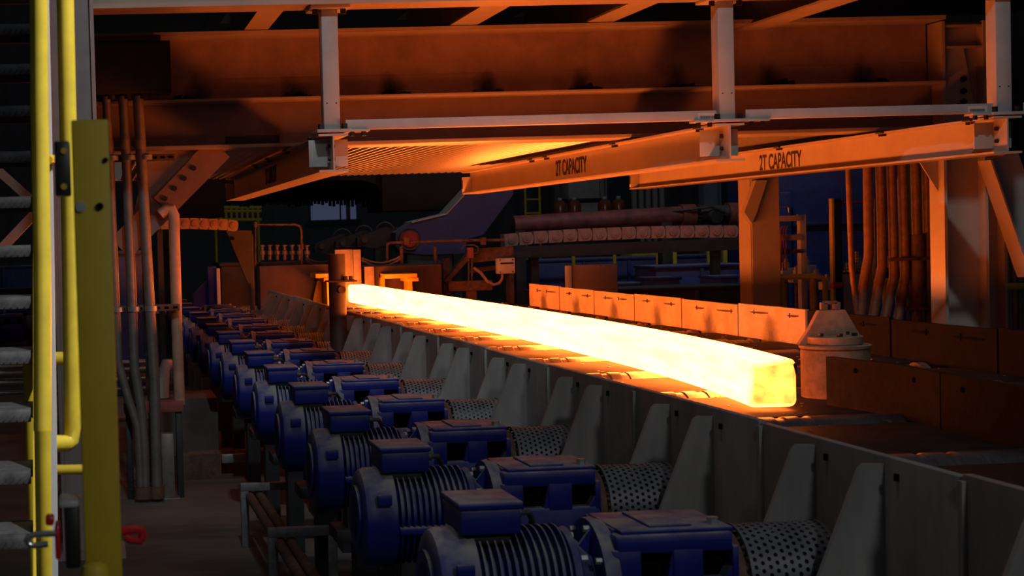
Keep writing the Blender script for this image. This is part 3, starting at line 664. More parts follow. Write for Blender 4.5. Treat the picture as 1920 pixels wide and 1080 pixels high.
for q in range(4):
    p = a.lerp(b_, (q+.5)/4); m = MB(); hexbolt(m, (p.x, 9.92, p.z), 1, .018, .02); m.build('bolt', BOLT, gp)
m = MB(); a = atY(285, 282, 10.02); m.prism([atY(282, 278, 10.02), atY(410, 278, 10.02), atY(290, 400, 10.02), atY(250, 400, 10.02)], (0, .012, 0)); m.build('gusset', STEELB, kb)
dl = thing('knee_brace', 'orange brace crossing behind the stair treads', 'brace', (-.6, 10.4, 1.5))
m = MB(); m.bar(atY(118, 345, 10.4), atY(-10, 480, 10.4), .06, .14, (0, 1, 0)); m.build('bar', STEELB, dl)
m = MB(); m.bar(atY(-20, 305, 10.6), atY(70, 385, 10.6), .06, .12, (0, 1, 0)); m.build('bar', STEELB, dl)

# ---------------------------------------------------------------- yellow stair, rails and gate in the foreground (left)
st = thing('steel_stair', 'steep stair with galvanised treads at the yellow hand rails', 'stair', (-.3, 4.8, 0))
ys = [-30, 45, 120, 198, 283, 368, 459, 555, 657, 765, 880, 1000]
prev = []
for i, yy in enumerate(ys):
    Y = 6.35-.2*i; p = atY(58, yy, Y); q = atY(-60, yy, Y); x0_, x1_, z = q.x-.3, p.x, p.z
    m = MB(); m.box(x0_, x1_, Y-.012, Y+.2, z-.004, z, .001); m.box(x0_, x1_, Y-.012, Y+.0, z-.04, z, .003); m.box(x0_, x1_, Y+.19, Y+.2, z-.05, z); tr = m.build('tread', TREAD, st)
    m = MB()
    for g_ in range(24):
        xx = x0_+(x1_-x0_)*g_/24; m.bar((xx, Y-.014, z-.034), (xx+.014, Y-.014, z-.018), .004, .003)
    m.build('grip', TREAD, tr); prev.append(Vector((x1_+.012, Y+.09, z-.02)))
m = MB()
for A, B in zip(prev, prev[1:]): m.bar(A+(A-B)*.02, B, .014, .15)
m.bar(prev[-1], prev[-1]+(prev[-1]-prev[-2])*5, .014, .15); m.build('stringer', YELD, st)
hr = thing('hand_rail', 'bright yellow tubular hand rail rising past the stair treads', 'railing', (-.1, 3.6, .5))
A = [atY(72, -60, 3.62), atY(74, 200, 3.62), atY(79, 500, 3.60), atY(80, 808, 3.56)]
m = MB(); m.tube(A, .0212, 20); m.build('upper_tube', YEL, hr)
B = [atY(121, -60, 3.85), atY(129, 300, 3.85), atY(134, 600, 3.85), atY(136, 800, 3.85), atY(133, 824, 3.85), atY(124, 831, 3.84), atY(95, 832, 3.80)]
m = MB(); m.tube(B, .0215, 18); m.build('return_tube', YEL, hr)
m = MB(); m.tube([atY(80, 770, 3.80), atY(82, 900, 3.80), atY(86, 1150, 3.80)], .0215, 18); m.build('lower_post', YEL, hr)
m = MB(); m.tube([atY(90, 300, 3.62), atY(118, 298, 3.80)], .011, 12); m.build('spacer', YEL, hr)
wb_ = thing('flat_bar', 'narrow white flat bar between the yellow tubes', 'bar', (-.1, 3.7, .3))
m = MB(); pts = [atY(85, -60, 3.72), atY(95, 400, 3.72), atY(101, 800, 3.72), atY(104, 1150, 3.72)]
for p, q in zip(pts, pts[1:]): m.bar(p, q, .013, .05, (0, 1, 0))
m.build('bar', WHITE, wb_)
sr = thing('guard_rail', 'horizontal yellow rail crossing behind the stair treads', 'railing', (-.3, 4.7, 0))
m = MB(); m.tube([atY(-60, 672, 4.9), atY(62, 672, 4.9), atY(145, 672, 4.9)], .021, 14); m.build('top_rail', YELD, sr)
m = MB(); m.tube([atY(95, 881, 4.9), atY(155, 880, 4.9)], .016, 14); m.build('mid_rail', YELD, sr)
m = MB(); p = atY(55, 680, 4.9); m.tube([(p.x, 4.9, p.z), (p.x, 4.9, 0)], .021, 14); m.build('post', YELD, sr)
gp_ = thing('gate_post', 'wide matt yellow gate post standing in front of everything, bolted and blurred', 'post', (0, 2.4, 0))
T0 = atY(133, 225, 2.4); T1 = atY(203, 225, 2.4); B0 = atY(155, 1150, 2.4); B1 = atY(231, 1150, 2.4)
m = MB(); m.box(T0.x, T1.x, 2.40, 2.46, B0.z-.3, T0.z, .003); m.build('post', YELD, gp_)
for (x_, y_, mt_, rr) in ((151, 388, GALV, .008), (187, 387, HOLE, .006), (198, 300, HOLE, .004)):
    p = atY(x_, y_, 2.398); m = MB(); m.lathe([(-.004, rr), (.004, rr)], p, 1, 14); m.build('bolt' if mt_ is GALV else 'hole', mt_, gp_)
p = atY(178, 1075, 2.36); m = MB(); m.lathe([(-.3, .022), (0, .022), (.012, .019), (.018, .010)], p, 2, 20); m.build('stub_tube', YEL, gp_)
lt = thing('gate_latch', 'black hinge block clamped to the upper edge of the gate post', 'latch', (0, 2.4, 1.7))
a, b_, c, d = rectY(103, 266, 132, 368, 2.42); m = MB(); m.box(a, b_, 2.40, 2.45, c, d, .003); m.build('block', BLACK, lt)
for yy in (283, 350): p = atY(120, yy, 2.4); m = MB(); m.lathe([(-.005, .005), (.002, .005)], p, 1, 10); m.build('screw', YELD, lt)
il = thing('interlock_switch', 'grey and black gate interlock switch with chrome handle and red knob', 'switch', (0, 2.4, 1.1))
a, b_, c, d = rectY(122, 942, 150, 1060, 2.42); m = MB(); m.box(a, b_, 2.39, 2.46, c, d, .005); m.build('housing', BLACK, il)
a, b_, c, d = rectY(110, 936, 148, 950, 2.40); m = MB(); m.box(a, b_, 2.385, 2.46, c, d, .004); m.build('cap', STEEL, il)
a, b_, c, d = rectY(104, 978, 114, 1042, 2.42); m = MB(); m.box(a, b_, 2.385, 2.44, c, d, .004); m.build('red_plate', RED, il)
a, b_, c, d = rectY(86, 962, 102, 980, 2.42); m = MB(); m.box(a, b_, 2.39, 2.42, c, d, .004); m.build('red_knob', RED, il)
ps = [atY(105, 1000, 2.39), atY(66, 1002, 2.39), atY(54, 1006, 2.39), atY(50, 1014, 2.39), atY(55, 1021, 2.39), atY(66, 1023, 2.39), atY(90, 1020, 2.39)]
m = MB(); m.tube(ps, .0052, 12); m.build('handle', pm('chrome', (.7, .7, .72), .2, .9, var=.03), il)
rh = thing('safety_hook', 'red plastic hook sticking out beside the gate post', 'hook', (.06, 2.5, 1.1))
ps = [atY(228, 996, 2.5), atY(255, 992, 2.5), atY(266, 994, 2.5), atY(268, 1004, 2.5), atY(262, 1014, 2.5), atY(245, 1012, 2.5), atY(234, 1006, 2.5)]
m = MB(); m.tube(ps, .0075, 10); m.build('hook', RED, rh)

# ---------------------------------------------------------------- pipe rack on the floor beside the motors
prk = thing('pipe_rack', 'low galvanised pipe rack with two pipes on the floor beside the motors', 'pipe rack', (.9, 7.6, 0))
for (x_, y_, Y) in ((455, 905, 8.0), (560, 1060, 5.9)):
    pass
ZR = .30
def rk(Y):
    xa = .75; xb = 1.10
    m = MB(); m.box(xa, xb, Y-.02, Y+.02, ZR, ZR+.042, .002); m.box(xa, xa+.042, Y-.02, Y+.02, 0, ZR, .002); m.box(xb-.08, xb-.038, Y-.02, Y+.02, 0, ZR, .002); return m
for Y in (8.2, 6.9, 5.7): rk(Y).build('stand', GALV, prk)
for x_ in (.80, .855):
    m = MB(); m.tube([(x_, 5.4, ZR-.03 if x_ < .82 else ZR+.02-.05), (x_, 8.35, ZR-.03 if x_ < .82 else ZR-.03)], .024, 14); m.build('pipe', RUST, prk)
# hydraulic pipes and block under the motors
hp = thing('pipe_run', 'dark pipes and tray running across the floor behind the conduits', 'pipes', (.6, 10.6, 0))
for yy, r in ((855, .03), (872, .015)):
    a = atY(330, yy, 10.6); b_ = atY(470, yy-6, 10.6); m = MB(); m.tube([a, b_+Vector((.4, 0, 0))], r, 10); m.build('pipe', RUST, hp)
a, b_, c, d = rectY(415, 850, 460, 866, 10.5); m = MB(); m.box(a, b_, 10.45, 10.5, c, d, .003); m.build('bracket', GALV, hp)
m = MB(); m.box(.35, 1.2, 10.55, 10.65, 0, .16); m.build('tray', RUST, hp)
# floor stanchion
sn = thing('stanchion', 'short grey square stanchion standing by the conduit feet', 'post', (.44, 9.85, 0))
m = MB(); m.box(.40, .48, 9.80, 9.88, .012, .42, .004); m.build('post', CONDUIT, sn)
m = MB(); m.box(.37, .51, 9.77, 9.91, 0, .012, .002); m.build('base_plate', CONDUIT, sn)
# white elbow pipe behind the orange post
we = thing('vent_pipe', 'white elbow pipe rising behind the conduits', 'pipe', (.5, 12, .3))
ps = [atY(306, 746, 11.5), atY(308, 694, 11.5), atY(312, 682, 11.5), atY(320, 684, 11.55), atY(336, 720, 11.9)]
m = MB(); m.tube(ps, .042, 14); m.build('tube', WHITE, we)
m = MB(); m.box(ps[0].x-.1, ps[0].x+.4, 11.4, 12, 0, ps[0].z, .01); m.build('plinth', CONCRETE, we)
# slender pillar in front of the side frame
pl = thing('sensor_pillar', 'slim round dark pillar standing in front of the far end of the billet', 'pillar', (1.72, 11.1, 0))
p = atY(634, 600, 11.1); x = p.x; zt = atY(633, 476, 11.1).z
m = MB(); m.lathe([(0, .062), (zt, .062)], (x, 11.1, 0), 2, 28); m.build('shaft', pm('brown_primer', (.085, .05, .04), .5, .2, var=.2), pl)
zf = atY(634, 527, 11.1).z
m = MB(); m.box(x-.075, x+.13, 11.0, 11.2, zf-.006, zf+.006, .002); fl = m.build('flange', RUST, pl)
for q in (.05, .09): m = MB(); hexbolt(m, (x+q, 11.03, zf+.006), 2, .016, .03); m.build('bolt', RUST, fl)
m = MB(); m.lathe([(-.03, .028), (.03, .028)], (x+.02, 11.035, zf-.06), 1, 14); m.build('boss', RUST, pl)

# ---------------------------------------------------------------- far end of the table: shear housing, brackets, shield
sh = thing('shear_carriage', 'low dark red machine box across the far end of the roller table', 'machine', (3, 18.5, .5))
CARR = pm('dark_red_machine_paint', (.075, .032, .030), .55, var=.2, scale=4, dust=.3)
a, b_, c, d = rectY(488, 497, 622, 600, 18.0); m = MB(); m.box(a, b_, 18.0, 18.8, 0, d, .01); m.build('housing', CARR, sh)
a2, b2, c2, d2 = rectY(686, 497, 830, 600, 18.0); m = MB(); m.box(a2, b2, 18.0, 18.8, .5, d2, .02); m.build('housing', CARR, sh)
m = MB(); m.box(b_, a2, 18.4, 18.8, .5, d2-.1); m.build('housing', DARK, sh)
m = MB(); m.box(a, a2+.5, 18.2, 18.8, 0, .5); m.build('base', DARK, sh)
shd = thing('heat_shield', 'upright bent heat shield plates glowing orange behind the slim pillar', 'shield', (3, 17.8, .9))
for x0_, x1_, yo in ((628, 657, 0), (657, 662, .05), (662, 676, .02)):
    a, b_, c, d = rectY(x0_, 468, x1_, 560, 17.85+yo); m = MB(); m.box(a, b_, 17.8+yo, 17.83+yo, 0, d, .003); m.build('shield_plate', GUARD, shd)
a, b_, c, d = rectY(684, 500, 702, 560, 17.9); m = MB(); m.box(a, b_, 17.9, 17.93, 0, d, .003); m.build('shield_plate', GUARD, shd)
def ybr(xa, label, wd):
    p = atY(xa, 512, 17.7); s = thing('yellow_bracket', label, 'bracket', (p.x, 17.7, .9)); zt = p.z
    m = MB(); m.box(p.x-wd, p.x, 17.55, 18.003, zt-.05, zt, .004); m.build('top_plate', YELB, s)
    m = MB(); m.box(p.x-.12, p.x+.01, 17.53, 17.95, zt-.09, zt-.05, .003); m.build('seat', YELB, s)
    m = MB(); m.box(p.x-.075, p.x-.05, 17.6, 17.95, .8, zt-.09); m.build('web', YELB, s)
    m = MB(); m.prism([(p.x-.05, 17.9, zt-.09), (p.x, 17.9, zt-.09), (p.x+.06, 17.9, .8), (p.x-.05, 17.9, .8)], (0, .03, 0)); m.build('gusset', YELB, s)
    m = MB(); m.prism([(p.x-.14, 17.9, zt-.09), (p.x-.09, 17.9, zt-.09), (p.x-.09, 17.9, .8), (p.x-.22, 17.9, .8)], (0, .03, 0)) if wd < .3 else m.box(p.x-wd, p.x-wd+.05, 17.9, 18.003, zt-.25, zt)
    m.build('gusset', YELB, s)
ybr(622, 'yellow bracket half hidden behind the slim pillar', .21); ybr(777, 'yellow bracket showing above the billet on the dark red box', .36)
# valves, pipes and hoses on top of the housing
vb = thing('valve_bank', 'row of small grey valves on the shear housing', 'valves', (2.2, 18.3, 1.3))
for q in range(7):
    p = atY(492+q*14, 478, 18.4); m = MB(); m.lathe([(-.06, .025), (0, .025), (.005, .04), (.05, .04), (.055, .02), (.10, .02), (.102, .034), (.12, .034)], p, 2, 12); m.build('valve', CONDUIT, vb)
m = MB(); m.box(atY(486, 490, 18.4).x, atY(582, 490, 18.4).x, 18.3, 18.5, 1.30, 1.36, .004); m.build('manifold', DARK, vb)
pr_ = thing('pipe_rail', 'thin rusty pipe bent over the valve bank', 'pipe', (2.0, 18.1, 1.3))
ps = [atY(479, 500, 18.1), atY(479, 421, 18.1), atY(520, 421, 18.1), atY(554, 421, 18.1), atY(562, 424, 18.1), atY(565, 432, 18.1), atY(566, 498, 18.1)]
m = MB(); m.tube(ps, .013, 10); m.build('tube', RUST, pr_)
for (x_, y_) in ((479, 421), (566, 462)): p = atY(x_, y_, 18.1); m = MB(); m.lathe([(-.03, .022), (.03, .022)], p, 2, 12); m.build('fitting', RUST, pr_)
for q, (y_, sag) in enumerate(((484, 8), (488, 12), (492, 6))):
    ps = [atY(575+i*9, y_+sag*sin(pi*i/6), 18.2) for i in range(7)]; m = MB(); m.tube(ps, .009, 8); tag(m.build('hose', RUBBER), 'dark hose sagging between valve bank and slim pillar', 'hose', 'hoses by the slim pillar')
for q, (y_, sag) in enumerate(((484, 12), (488, 15))):
    ps = [atY(678+i*13, y_+sag*sin(pi*i/6)-i, 18.3) for i in range(7)]; m = MB(); m.tube(ps, .012, 8); tag(m.build('hose', CHAINM), 'brown hose sagging across the top of the dark red box', 'hose', 'hoses on the dark red box')
p2 = thing('pipe_rail', 'rusty pipe with clamps running in front of the round red hub', 'pipe', (4, 18.4, 1.3))
ps = [atY(726, 492, 18.4), atY(726, 458, 18.4), atY(732, 455, 18.4), atY(800, 453, 18.4), atY(860, 451, 18.4), atY(945, 450, 18.4)]
m = MB(); m.tube(ps, .018, 10); m.build('tube', RUST, p2)
for (x_) in (762, 906): p = atY(x_, 453, 18.36); m = MB(); m.box(p.x-.03, p.x+.03, 18.33, 18.42, p.z-.04, p.z+.05, .004); m.build('clamp', RUST, p2)
for x_ in (753, 816):
    a, b_, c, d = rectY(x_-3, 462, x_+3, 494, 18.3); m = MB(); m.box(a, b_, 18.28, 18.33, c-.08, d, .01); tag(m.build('lug_plate', RUST), 'upright rusty lug with rounded head on the dark red box', 'lug', 'lugs on the dark red box')

# big blue arm with red hub
ba = thing('lifting_machine', 'large dark blue machine arm with a red hub rising behind the billet', 'machine arm', (5, 20, 1))
YA = 20.0
poly = [(742, 462), (742, 436), (770, 418), (838, 402), (884, 352), (900, 340), (965, 340), (962, 365), (906, 440), (875, 448), (872, 475), (800, 478), (755, 474)]
m = MB(); m.prism([atY(x_, y_, YA) for x_, y_ in poly], (0, .35, 0)); m.build('arm_plate', BLUED, ba)
m = MB(); ps = [(772, 418), (838, 402), (884, 352)]
for A, B in zip(ps, ps[1:]): m.prism([atY(A[0], A[1], YA-.02), atY(B[0], B[1], YA-.02), atY(B[0], B[1]-2, YA-.02), atY(A[0], A[1]-2, YA-.02)], (0, .5, 0))
m.build('top_strip', PALE, ba)
p = atY(767, 449, YA); m = MB(); m.lathe([(-.05, .13), (-.06, .14), (-.04, .145), (0, .145)], p, 1, 36); hb = m.build('hub_ring', RUST, ba)
m = MB(); m.lathe([(-.07, .095), (-.06, .105), (-.03, .105)], p, 1, 32); m.build('hub_cover', GLOWRED, hb)
a = atY(800, 476, YA).x; m = MB(); m.box(a-.25, a+.35, YA+.05, YA+.3, 0, atY(800, 470, YA).z, .01); m.build('pedestal', DARK, ba)
# chain of jointed links left of the hub
for q, (x_, y_, l) in enumerate(((700, 440, 1), (660, 446, 1), (620, 452, 1))):
    lk = thing('link_arm', ['dark jointed link arm with pivot disc next to the red hub', 'middle one of the dark jointed link arms', 'dark jointed link arm furthest from the red hub'][q], 'machine arm', (4, 20.2, 1.2), 'link arms')
    m = MB(); m.prism([atY(x_-30, y_+22, YA+.3+.2*q), atY(x_-30, y_+6, YA+.3+.2*q), atY(x_+22, y_-14, YA+.3+.2*q), atY(x_+45, y_-14, YA+.3+.2*q), atY(x_+45, y_+12, YA+.3+.2*q), atY(x_+6, y_+26, YA+.3+.2*q)], (0, .15, 0)); m.build('plate', DARK, lk)
    p = atY(x_+10, y_+10, YA+.35+.2*q); m = MB(); m.box(p.x-.06, p.x+.06, YA+.32+.2*q, YA+.42+.2*q, 0, p.z); m.build('stand', DARK, lk)
    p = atY(x_-17, y_+24-14, YA+.28+.2*q); m = MB(); m.lathe([(-.03, .04), (0, .045)], p, 1, 20); m.build('pivot', RUST, lk)
    ps = arc(atY(x_+22, y_-6, YA+.28+.2*q), .12, 20, 160, 8, (1, 0, 0), (0, 0, 1)); m = MB(); m.tube(ps, .012, 8); m.build('hose_loop', RUBBER, lk)

# energy chains
def chain(pts, Y, hgt, n, label):
    c = thing('cable_chain', label, 'cable chain', (atY(*pts[0], Y).x, Y, atY(*pts[0], Y).z))
    ps = [atY(x_, y_, Y) for x_, y_ in pts]; L = [0]
    for A, B in zip(ps, ps[1:]): L.append(L[-1]+(B-A).length)
    def at(s):
        for i in range(len(ps)-1):
            if s <= L[i+1]: f = (s-L[i])/(L[i+1]-L[i]); return ps[i].lerp(ps[i+1], f), (ps[i+1]-ps[i]).normalized()
        return ps[-1], (ps[-1]-ps[-2]).normalized()
    st_ = L[-1]/n
    for i in range(n):
        p, d = at(st_*(i+.5)); up = Vector((-d.z, 0, d.x)) if d.x > 0 else Vector((d.z, 0, -d.x)); h = hgt/2; m = MB(); e = st_*.49
        prof = [p-d*e-up*h, p+d*e*.6-up*h]+[p+d*(e*.6+h*.45*cos(a))+up*(h*sin(a)) for a in (-1.2, -.6, 0, .6, 1.2)]+[p+d*e*.6+up*h, p-d*e+up*h]
        m.prism(prof, (0, .2, 0)); lk = m.build('link', CHAINM, c)
        m = MB(); m.lathe([(-.012, h*.62), (-.008, h*.66), (.0, h*.66)], p+Vector((0, -.001, 0)), 1, 14); m.lathe([(-.02, h*.3), (-.0, h*.3)], p, 1, 10); m.build('link_disc', CHAINM, lk)
    return c
chain([(946, 451), (1010, 445), (1100, 440), (1200, 436), (1300, 434), (1385, 434)], 19.3, .155, 16, 'dusty brown cable chain hanging below the red cylinder')
cc = chain([(284, 420), (360, 419), (420, 421), (446, 424)], 16.5, .115, 9, 'short reddish cable chain left of the slim pillar')
for x_ in (300,): p = atY(x_, 430, 16.5); m = MB(); m.box(p.x-.03, p.x+.03, 16.55, 16.65, 0, p.z+.02); m.build('stand', DARK, cc)
m = MB(); a = atY(946, 474, 19.4); b_ = atY(1385, 457, 19.4); m.bar(a, b_, .22, .15); tag(m.build('chain_tray', DARK, smooth=False), 'dark tray under the dusty brown cable chain', 'tray')
for x_ in (1000, 1340):
    p = atY(x_, 462 if x_ < 1100 else 455, 19.4); m = MB(); m.box(p.x-.05, p.x+.05, 19.35, 19.45, 0, p.z-.07); tag(m.build('tray_post', DARK), 'dark post under the tray of the dusty brown cable chain', 'post', 'tray posts')
# hydraulic cylinder
hc = thing('hydraulic_cylinder', 'long faded red hydraulic cylinder lying above the cable chain', 'cylinder', (8, 22, 1.7))
YC = 21.5; a = atY(962, 422, YC); b_ = atY(1275, 404, YC); c = atY(1392, 402, YC)
m = MB(); m.tube([a, b_], .13, 28); m.build('tube', REDP, hc)
m = MB(); m.tube([b_, b_.lerp(c, .22)], .16, 28); m.build('flange', REDP, hc)
m = MB(); m.tube([b_.lerp(c, .22), b_.lerp(c, .75)], .135, 24); m.build('gland', DARK, hc)
m = MB(); m.tube([b_.lerp(c, .75), c+(c-b_)*.2], .17, 28); m.build('flange', REDP, hc)
p = b_.lerp(c, .5); m = MB(); m.lathe([(-.2, .09), (-.15, .12), (-.05, .12)], p+Vector((0, 0, -.03)), 1, 24); m.build('port', DARK, hc)
for q in range(10):
    an = pi*q/9; pp = b_.lerp(c, .23); m = MB(); hexbolt(m, pp+Vector((0, -.15*sin(an), .15*cos(an))), 0, .018, .04); m.build('bolt', BOLT, hc)
m = MB(); m.tube([atY(1260, 396, YC-.1), atY(1300, 392, YC-.2), atY(1335, 388, YC-.2), atY(1360, 398, YC-.2)], .02, 8); m.build('hose', RUBBER, hc)
m = MB(); m.box(a.x, a.x+.15, YC-.1, YC+.1, 0, a.z, .01); m.build('support', DARK, hc)
m = MB(); m.box(b_.x-.3, b_.x-.15, YC-.1, YC+.1, 0, b_.z-.05, .01); m.build('support', DARK, hc)

# white control box, pipes, slanted frame
cb = thing('control_box', 'small pale control box with dark strip and four screws above the guard', 'control box', (6, 18.5, 1.2))
a, b_, c, d = rectY(933, 484, 966, 513, 18.2); m = MB(); m.box(a, b_, 18.2, 18.3, c, d, .008); m.build('housing', PALE, cb)
m = MB(); m.box(a+.035, b_-.02, 18.195, 18.2, c+(d-c)*.62, c+(d-c)*.72); m.build('label_strip', BLACK, cb)
for xx in (a+.03, b_-.03):
    for zz in (c+.02, d-.02): m = MB(); m.lathe([(-.004, .008), (.002, .008)], (xx, 18.198, zz), 1, 10); m.build('screw', BOLT, cb)
m = MB(); m.tube([atY(942, 514, 18.25), atY(942, 522, 18.25), atY(936, 531, 18.25), atY(926, 534, 18.25), atY(914, 528, 18.25), atY(902, 512, 18.25), atY(888, 502, 18.25)], .018, 10); m.build('cable', CHAINM, cb)
m = MB(); m.box((a+b_)/2+.02, (a+b_)/2+.06, 18.3, 18.34, 0, d-.02); m.build('stand', DARK, cb)
sf = thing('slanted_frame', 'rusty slanted steel frame beside the dark red box', 'frame', (5, 18.6, .5))
m = MB(); m.bar(atY(833, 530, 18.5), atY(880, 476, 18.5), .05, .16, (0, 1, 0)); m.bar(atY(880, 480, 18.5), atY(960, 474, 18.5), .14, .16); m.bar(atY(880, 508, 18.6), atY(960, 498, 18.6), .05, .05); m.build('beam', RUST, sf)
for x_ in (835, 955): q = atY(x_, 500, 18.6); m = MB(); m.box(q.x-.04, q.x+.04, 18.55, 18.63, 0, q.z+.1); m.build('leg', RUST, sf)
mv = thing('manifold', 'copper coloured valve block with two thin pipes beside the control box', 'valve', (5.1, 18.3, 1))
a, b_, c, d = rectY(876, 464, 887, 484, 18.3); m = MB(); m.box(a, b_, 18.26, 18.34, c, d, .006); m.build('block', REDP, mv)
for x_, e in ((879, [(879, 484), (879, 524), (876, 529), (852, 531)]), (885, [(885, 484), (885, 530), (883, 534), (852, 535)])): m = MB(); m.tube([atY(q[0], q[1], 18.3) for q in e], .011, 10); m.build('pipe', RUST, mv)
m = MB(); m.tube([atY(866, 468, 18.3), atY(870, 460, 18.3), atY(888, 459, 18.3), atY(897, 464, 18.3), atY(896, 474, 18.3), atY(888, 476, 18.3)], .008, 8); m.build('pipe', RUST, mv)
a, b_, c, d = rectY(838, 526, 920, 545, 18.35); m = MB(); m.box(a, b_, 18.25, 18.36, c, d, .01); m.build('mount', RUST, mv)
m = MB(); q = atY(880, 545, 18.4); m.box(q.x-.06, q.x+.06, 18.28, 18.34, 0, q.z); m.build('stand', RUST, mv)

# grey panel, blue machine beams, yellow rail in the back
gp2 = thing('switch_panel', 'plain grey upright panel standing behind the guard plates', 'panel', (7, 17.6, 0))
a, b_, c, d = rectY(1068, 496, 1158, 548, 17.5); m = MB(); m.box(a, b_, 17.5, 17.58, c-.2, d, .006); m.build('panel', pm('brown_grey_panel', (.20, .155, .15), .5, var=.08), gp2)
m = MB(); m.box(a-.03, a+.02, 17.48, 17.58, 0, d-.005, .004); m.box(b_-.03, b_, 17.52, 17.58, 0, d-.05); m.build('leg', STEEL, gp2)
for q in (.02, .05): m = MB(); m.lathe([(-.003, .01), (.002, .01)], (b_-.12-q*2, 17.5, d-.02), 1, 8); m.build('rivet', GALV, gp2)
def bluebox(x0_, y0_, x1_, y1_, Y, dep, label, mat=BLUEB, lid=True):
    a, b_, c, d = rectY(x0_, y0_, x1_, y1_, Y); s = thing('machine_housing', label, 'machine', ((a+b_)/2, Y+dep/2, 0))
    m = MB(); m.box(a, b_, Y, Y+dep, 0, d-.04, .012); m.build('body', mat, s)
    m = MB(); m.box(a-.02, b_+.02, Y-.03, Y+dep, d-.04, d, .008); m.build('top_plate', mat, s)
    for i in range(1, int((b_-a)/.8)+1):
        xx = a+(b_-a)*i/(int((b_-a)/.8)+1); m = MB(); m.box(xx-.02, xx+.02, Y-.05, Y, max(c-.3, 0), d-.05, .004); m.build('rib', mat, s)
    return s
bluebox(1010, 482, 1345, 520, 24, 1.0, 'long blue machine housing behind the yellow rail', BLUEB)
bluebox(1230, 496, 1400, 560, 20.2, .8, 'blue machine housing in front of the long one, near the orange column', BLUEB)
bluebox(1226, 520, 1275, 556, 19.6, .5, 'small blue box before the blue housings', BLUEB)
bluebox(1335, 516, 1385, 545, 19.2, .4, 'small blue box beside the orange column', BLUEB)
bluebox(1150, 530, 1205, 560, 20.2, .5, 'blue gear case beside the plain grey panel', BLUED)
bluebox(1020, 540, 1400, 570, 17.9, .8, 'low dark bench along the back of the guard', DARK)
yr = thing('guard_rail', 'yellow guard rail in front of the long blue housing', 'railing', (8, 23.5, 0))
m = MB(); m.tube([atY(1016, 478, 23.5), atY(1255, 470, 23.5), atY(1258, 480, 23.5)], .03, 10); m.build('top_rail', YEL, yr)
for x_, y_ in ((1075, 477), (1152, 475), (1233, 472)): p = atY(x_, y_, 23.5); m = MB(); m.tube([p, (p.x, p.y, 0)], .028, 10); m.build('post', YEL, yr)
for x_ in (1262, 1327, 1357):
    a, b_, c, d = rectY(x_, 452, x_+7, 500, 22.8); m = MB(); m.box(a, b_, 22.8, 22.86, 0, d, .004); tag(m.build('bollard', YEL), 'square yellow post behind the blue housings', 'post', 'square yellow posts')
a, b_, c, d = rectY(1185, 455, 1240, 475, 26); m = MB(); m.box(a, b_, 26, 26.6, 0, d, .02); tag(m.build('yellow_cabinet', YELB), 'yellow box far behind the guard rail', 'box')
# pale back columns, cabinets and jugs
def pcol(x0_, x1_, label, Y=34, mat=PALE):
    a = atY(x0_, 380, Y).x; b_ = atY(x1_, 380, Y).x; c = hcol('hall_column', label, a, b_, Y-.3, Y, 9, mat)
pcol(1040, 1068, 'pale hall column behind the jugs'); pcol(1118, 1130, 'slim hall column right of the jugs'); pcol(1310, 1342, 'light blue grey hall column at the orange column', 34, pm('blue_grey_paint', (.33, .38, .46), .6, var=.06))
cab = thing('storage_cabinet', 'pale storage cabinet with a dark shelf on the far side of the hall', 'cabinet', (11, 32, 0))
a, b_, c, d = rectY(1066, 340, 1124, 372, 32); m = MB(); m.box(a, b_, 32, 32.6, c, d+.5, .01); m.build('body', PALE, cab)
a, b_, c, d = rectY(1066, 378, 1124, 400, 32); m = MB(); m.box(a, b_, 32, 32.6, 0, d, .01); m.build('base', PALE, cab)
a, b_, c, d = rectY(1066, 372, 1124, 378, 32); m = MB(); m.box(a-.05, b_+.05, 31.9, 32.6, c, d, .01); m.build('shelf', BLACK, cab)
bench = atY(1100, 402, 30.5); m = MB(); m.box(atY(1030, 402, 30.5).x, atY(1190, 402, 30.5).x, 30.2, 31.2, 0, bench.z, .01); tag(m.build('work_bench', DARK), 'dark bench carrying the amber jugs', 'bench')
for x_ in (1050, 1077, 1134, 1160):
    p = atY(x_, 396, 30.6); j = thing('jug', 'amber plastic jug with white cap on the far bench', 'jug', (p.x, 30.6, bench.z), 'amber jugs')
    m = MB(); m.lathe([(0, .12), (.02, .135), (.20, .135), (.26, .10), (.30, .04)], (p.x, 30.6, bench.z), 2, 16); m.build('body', LIQ, j)
    m = MB(); m.lathe([(0, .045), (.05, .045)], (p.x, 30.6, bench.z+.3), 2, 12); m.build('cap', WHITE, j)
for q in range(5):
    a, b_, c, d = rectY(1185+q*13, 330, 1193+q*13, 420, 33); m = MB(); m.tube([((a+b_)/2, 33, 0), ((a+b_)/2, 33, 4.5)], .06, 12); tag(m.build('riser_pipe', STEEL), 'grey riser pipe on the back wall behind the red cylinder', 'pipe', 'grey riser pipes')
# ladder far
ld = thing('far_ladder', 'far yellow ladder left of the amber jugs', 'ladder', (9.6, 31, 0))
for x_ in (985, 1012): p = atY(x_, 380, 31); m = MB(); m.tube([(p.x, 31, 0), (p.x, 31, 4)], .025, 8); m.build('stile', YEL, ld)
a = atY(985, 380, 31).x; b_ = atY(1012, 380, 31).x
for q in range(13): m = MB(); m.tube([(a, 31, .3+q*.28), (b_, 31, .3+q*.28)], .018, 8); m.build('rung', YEL, ld)

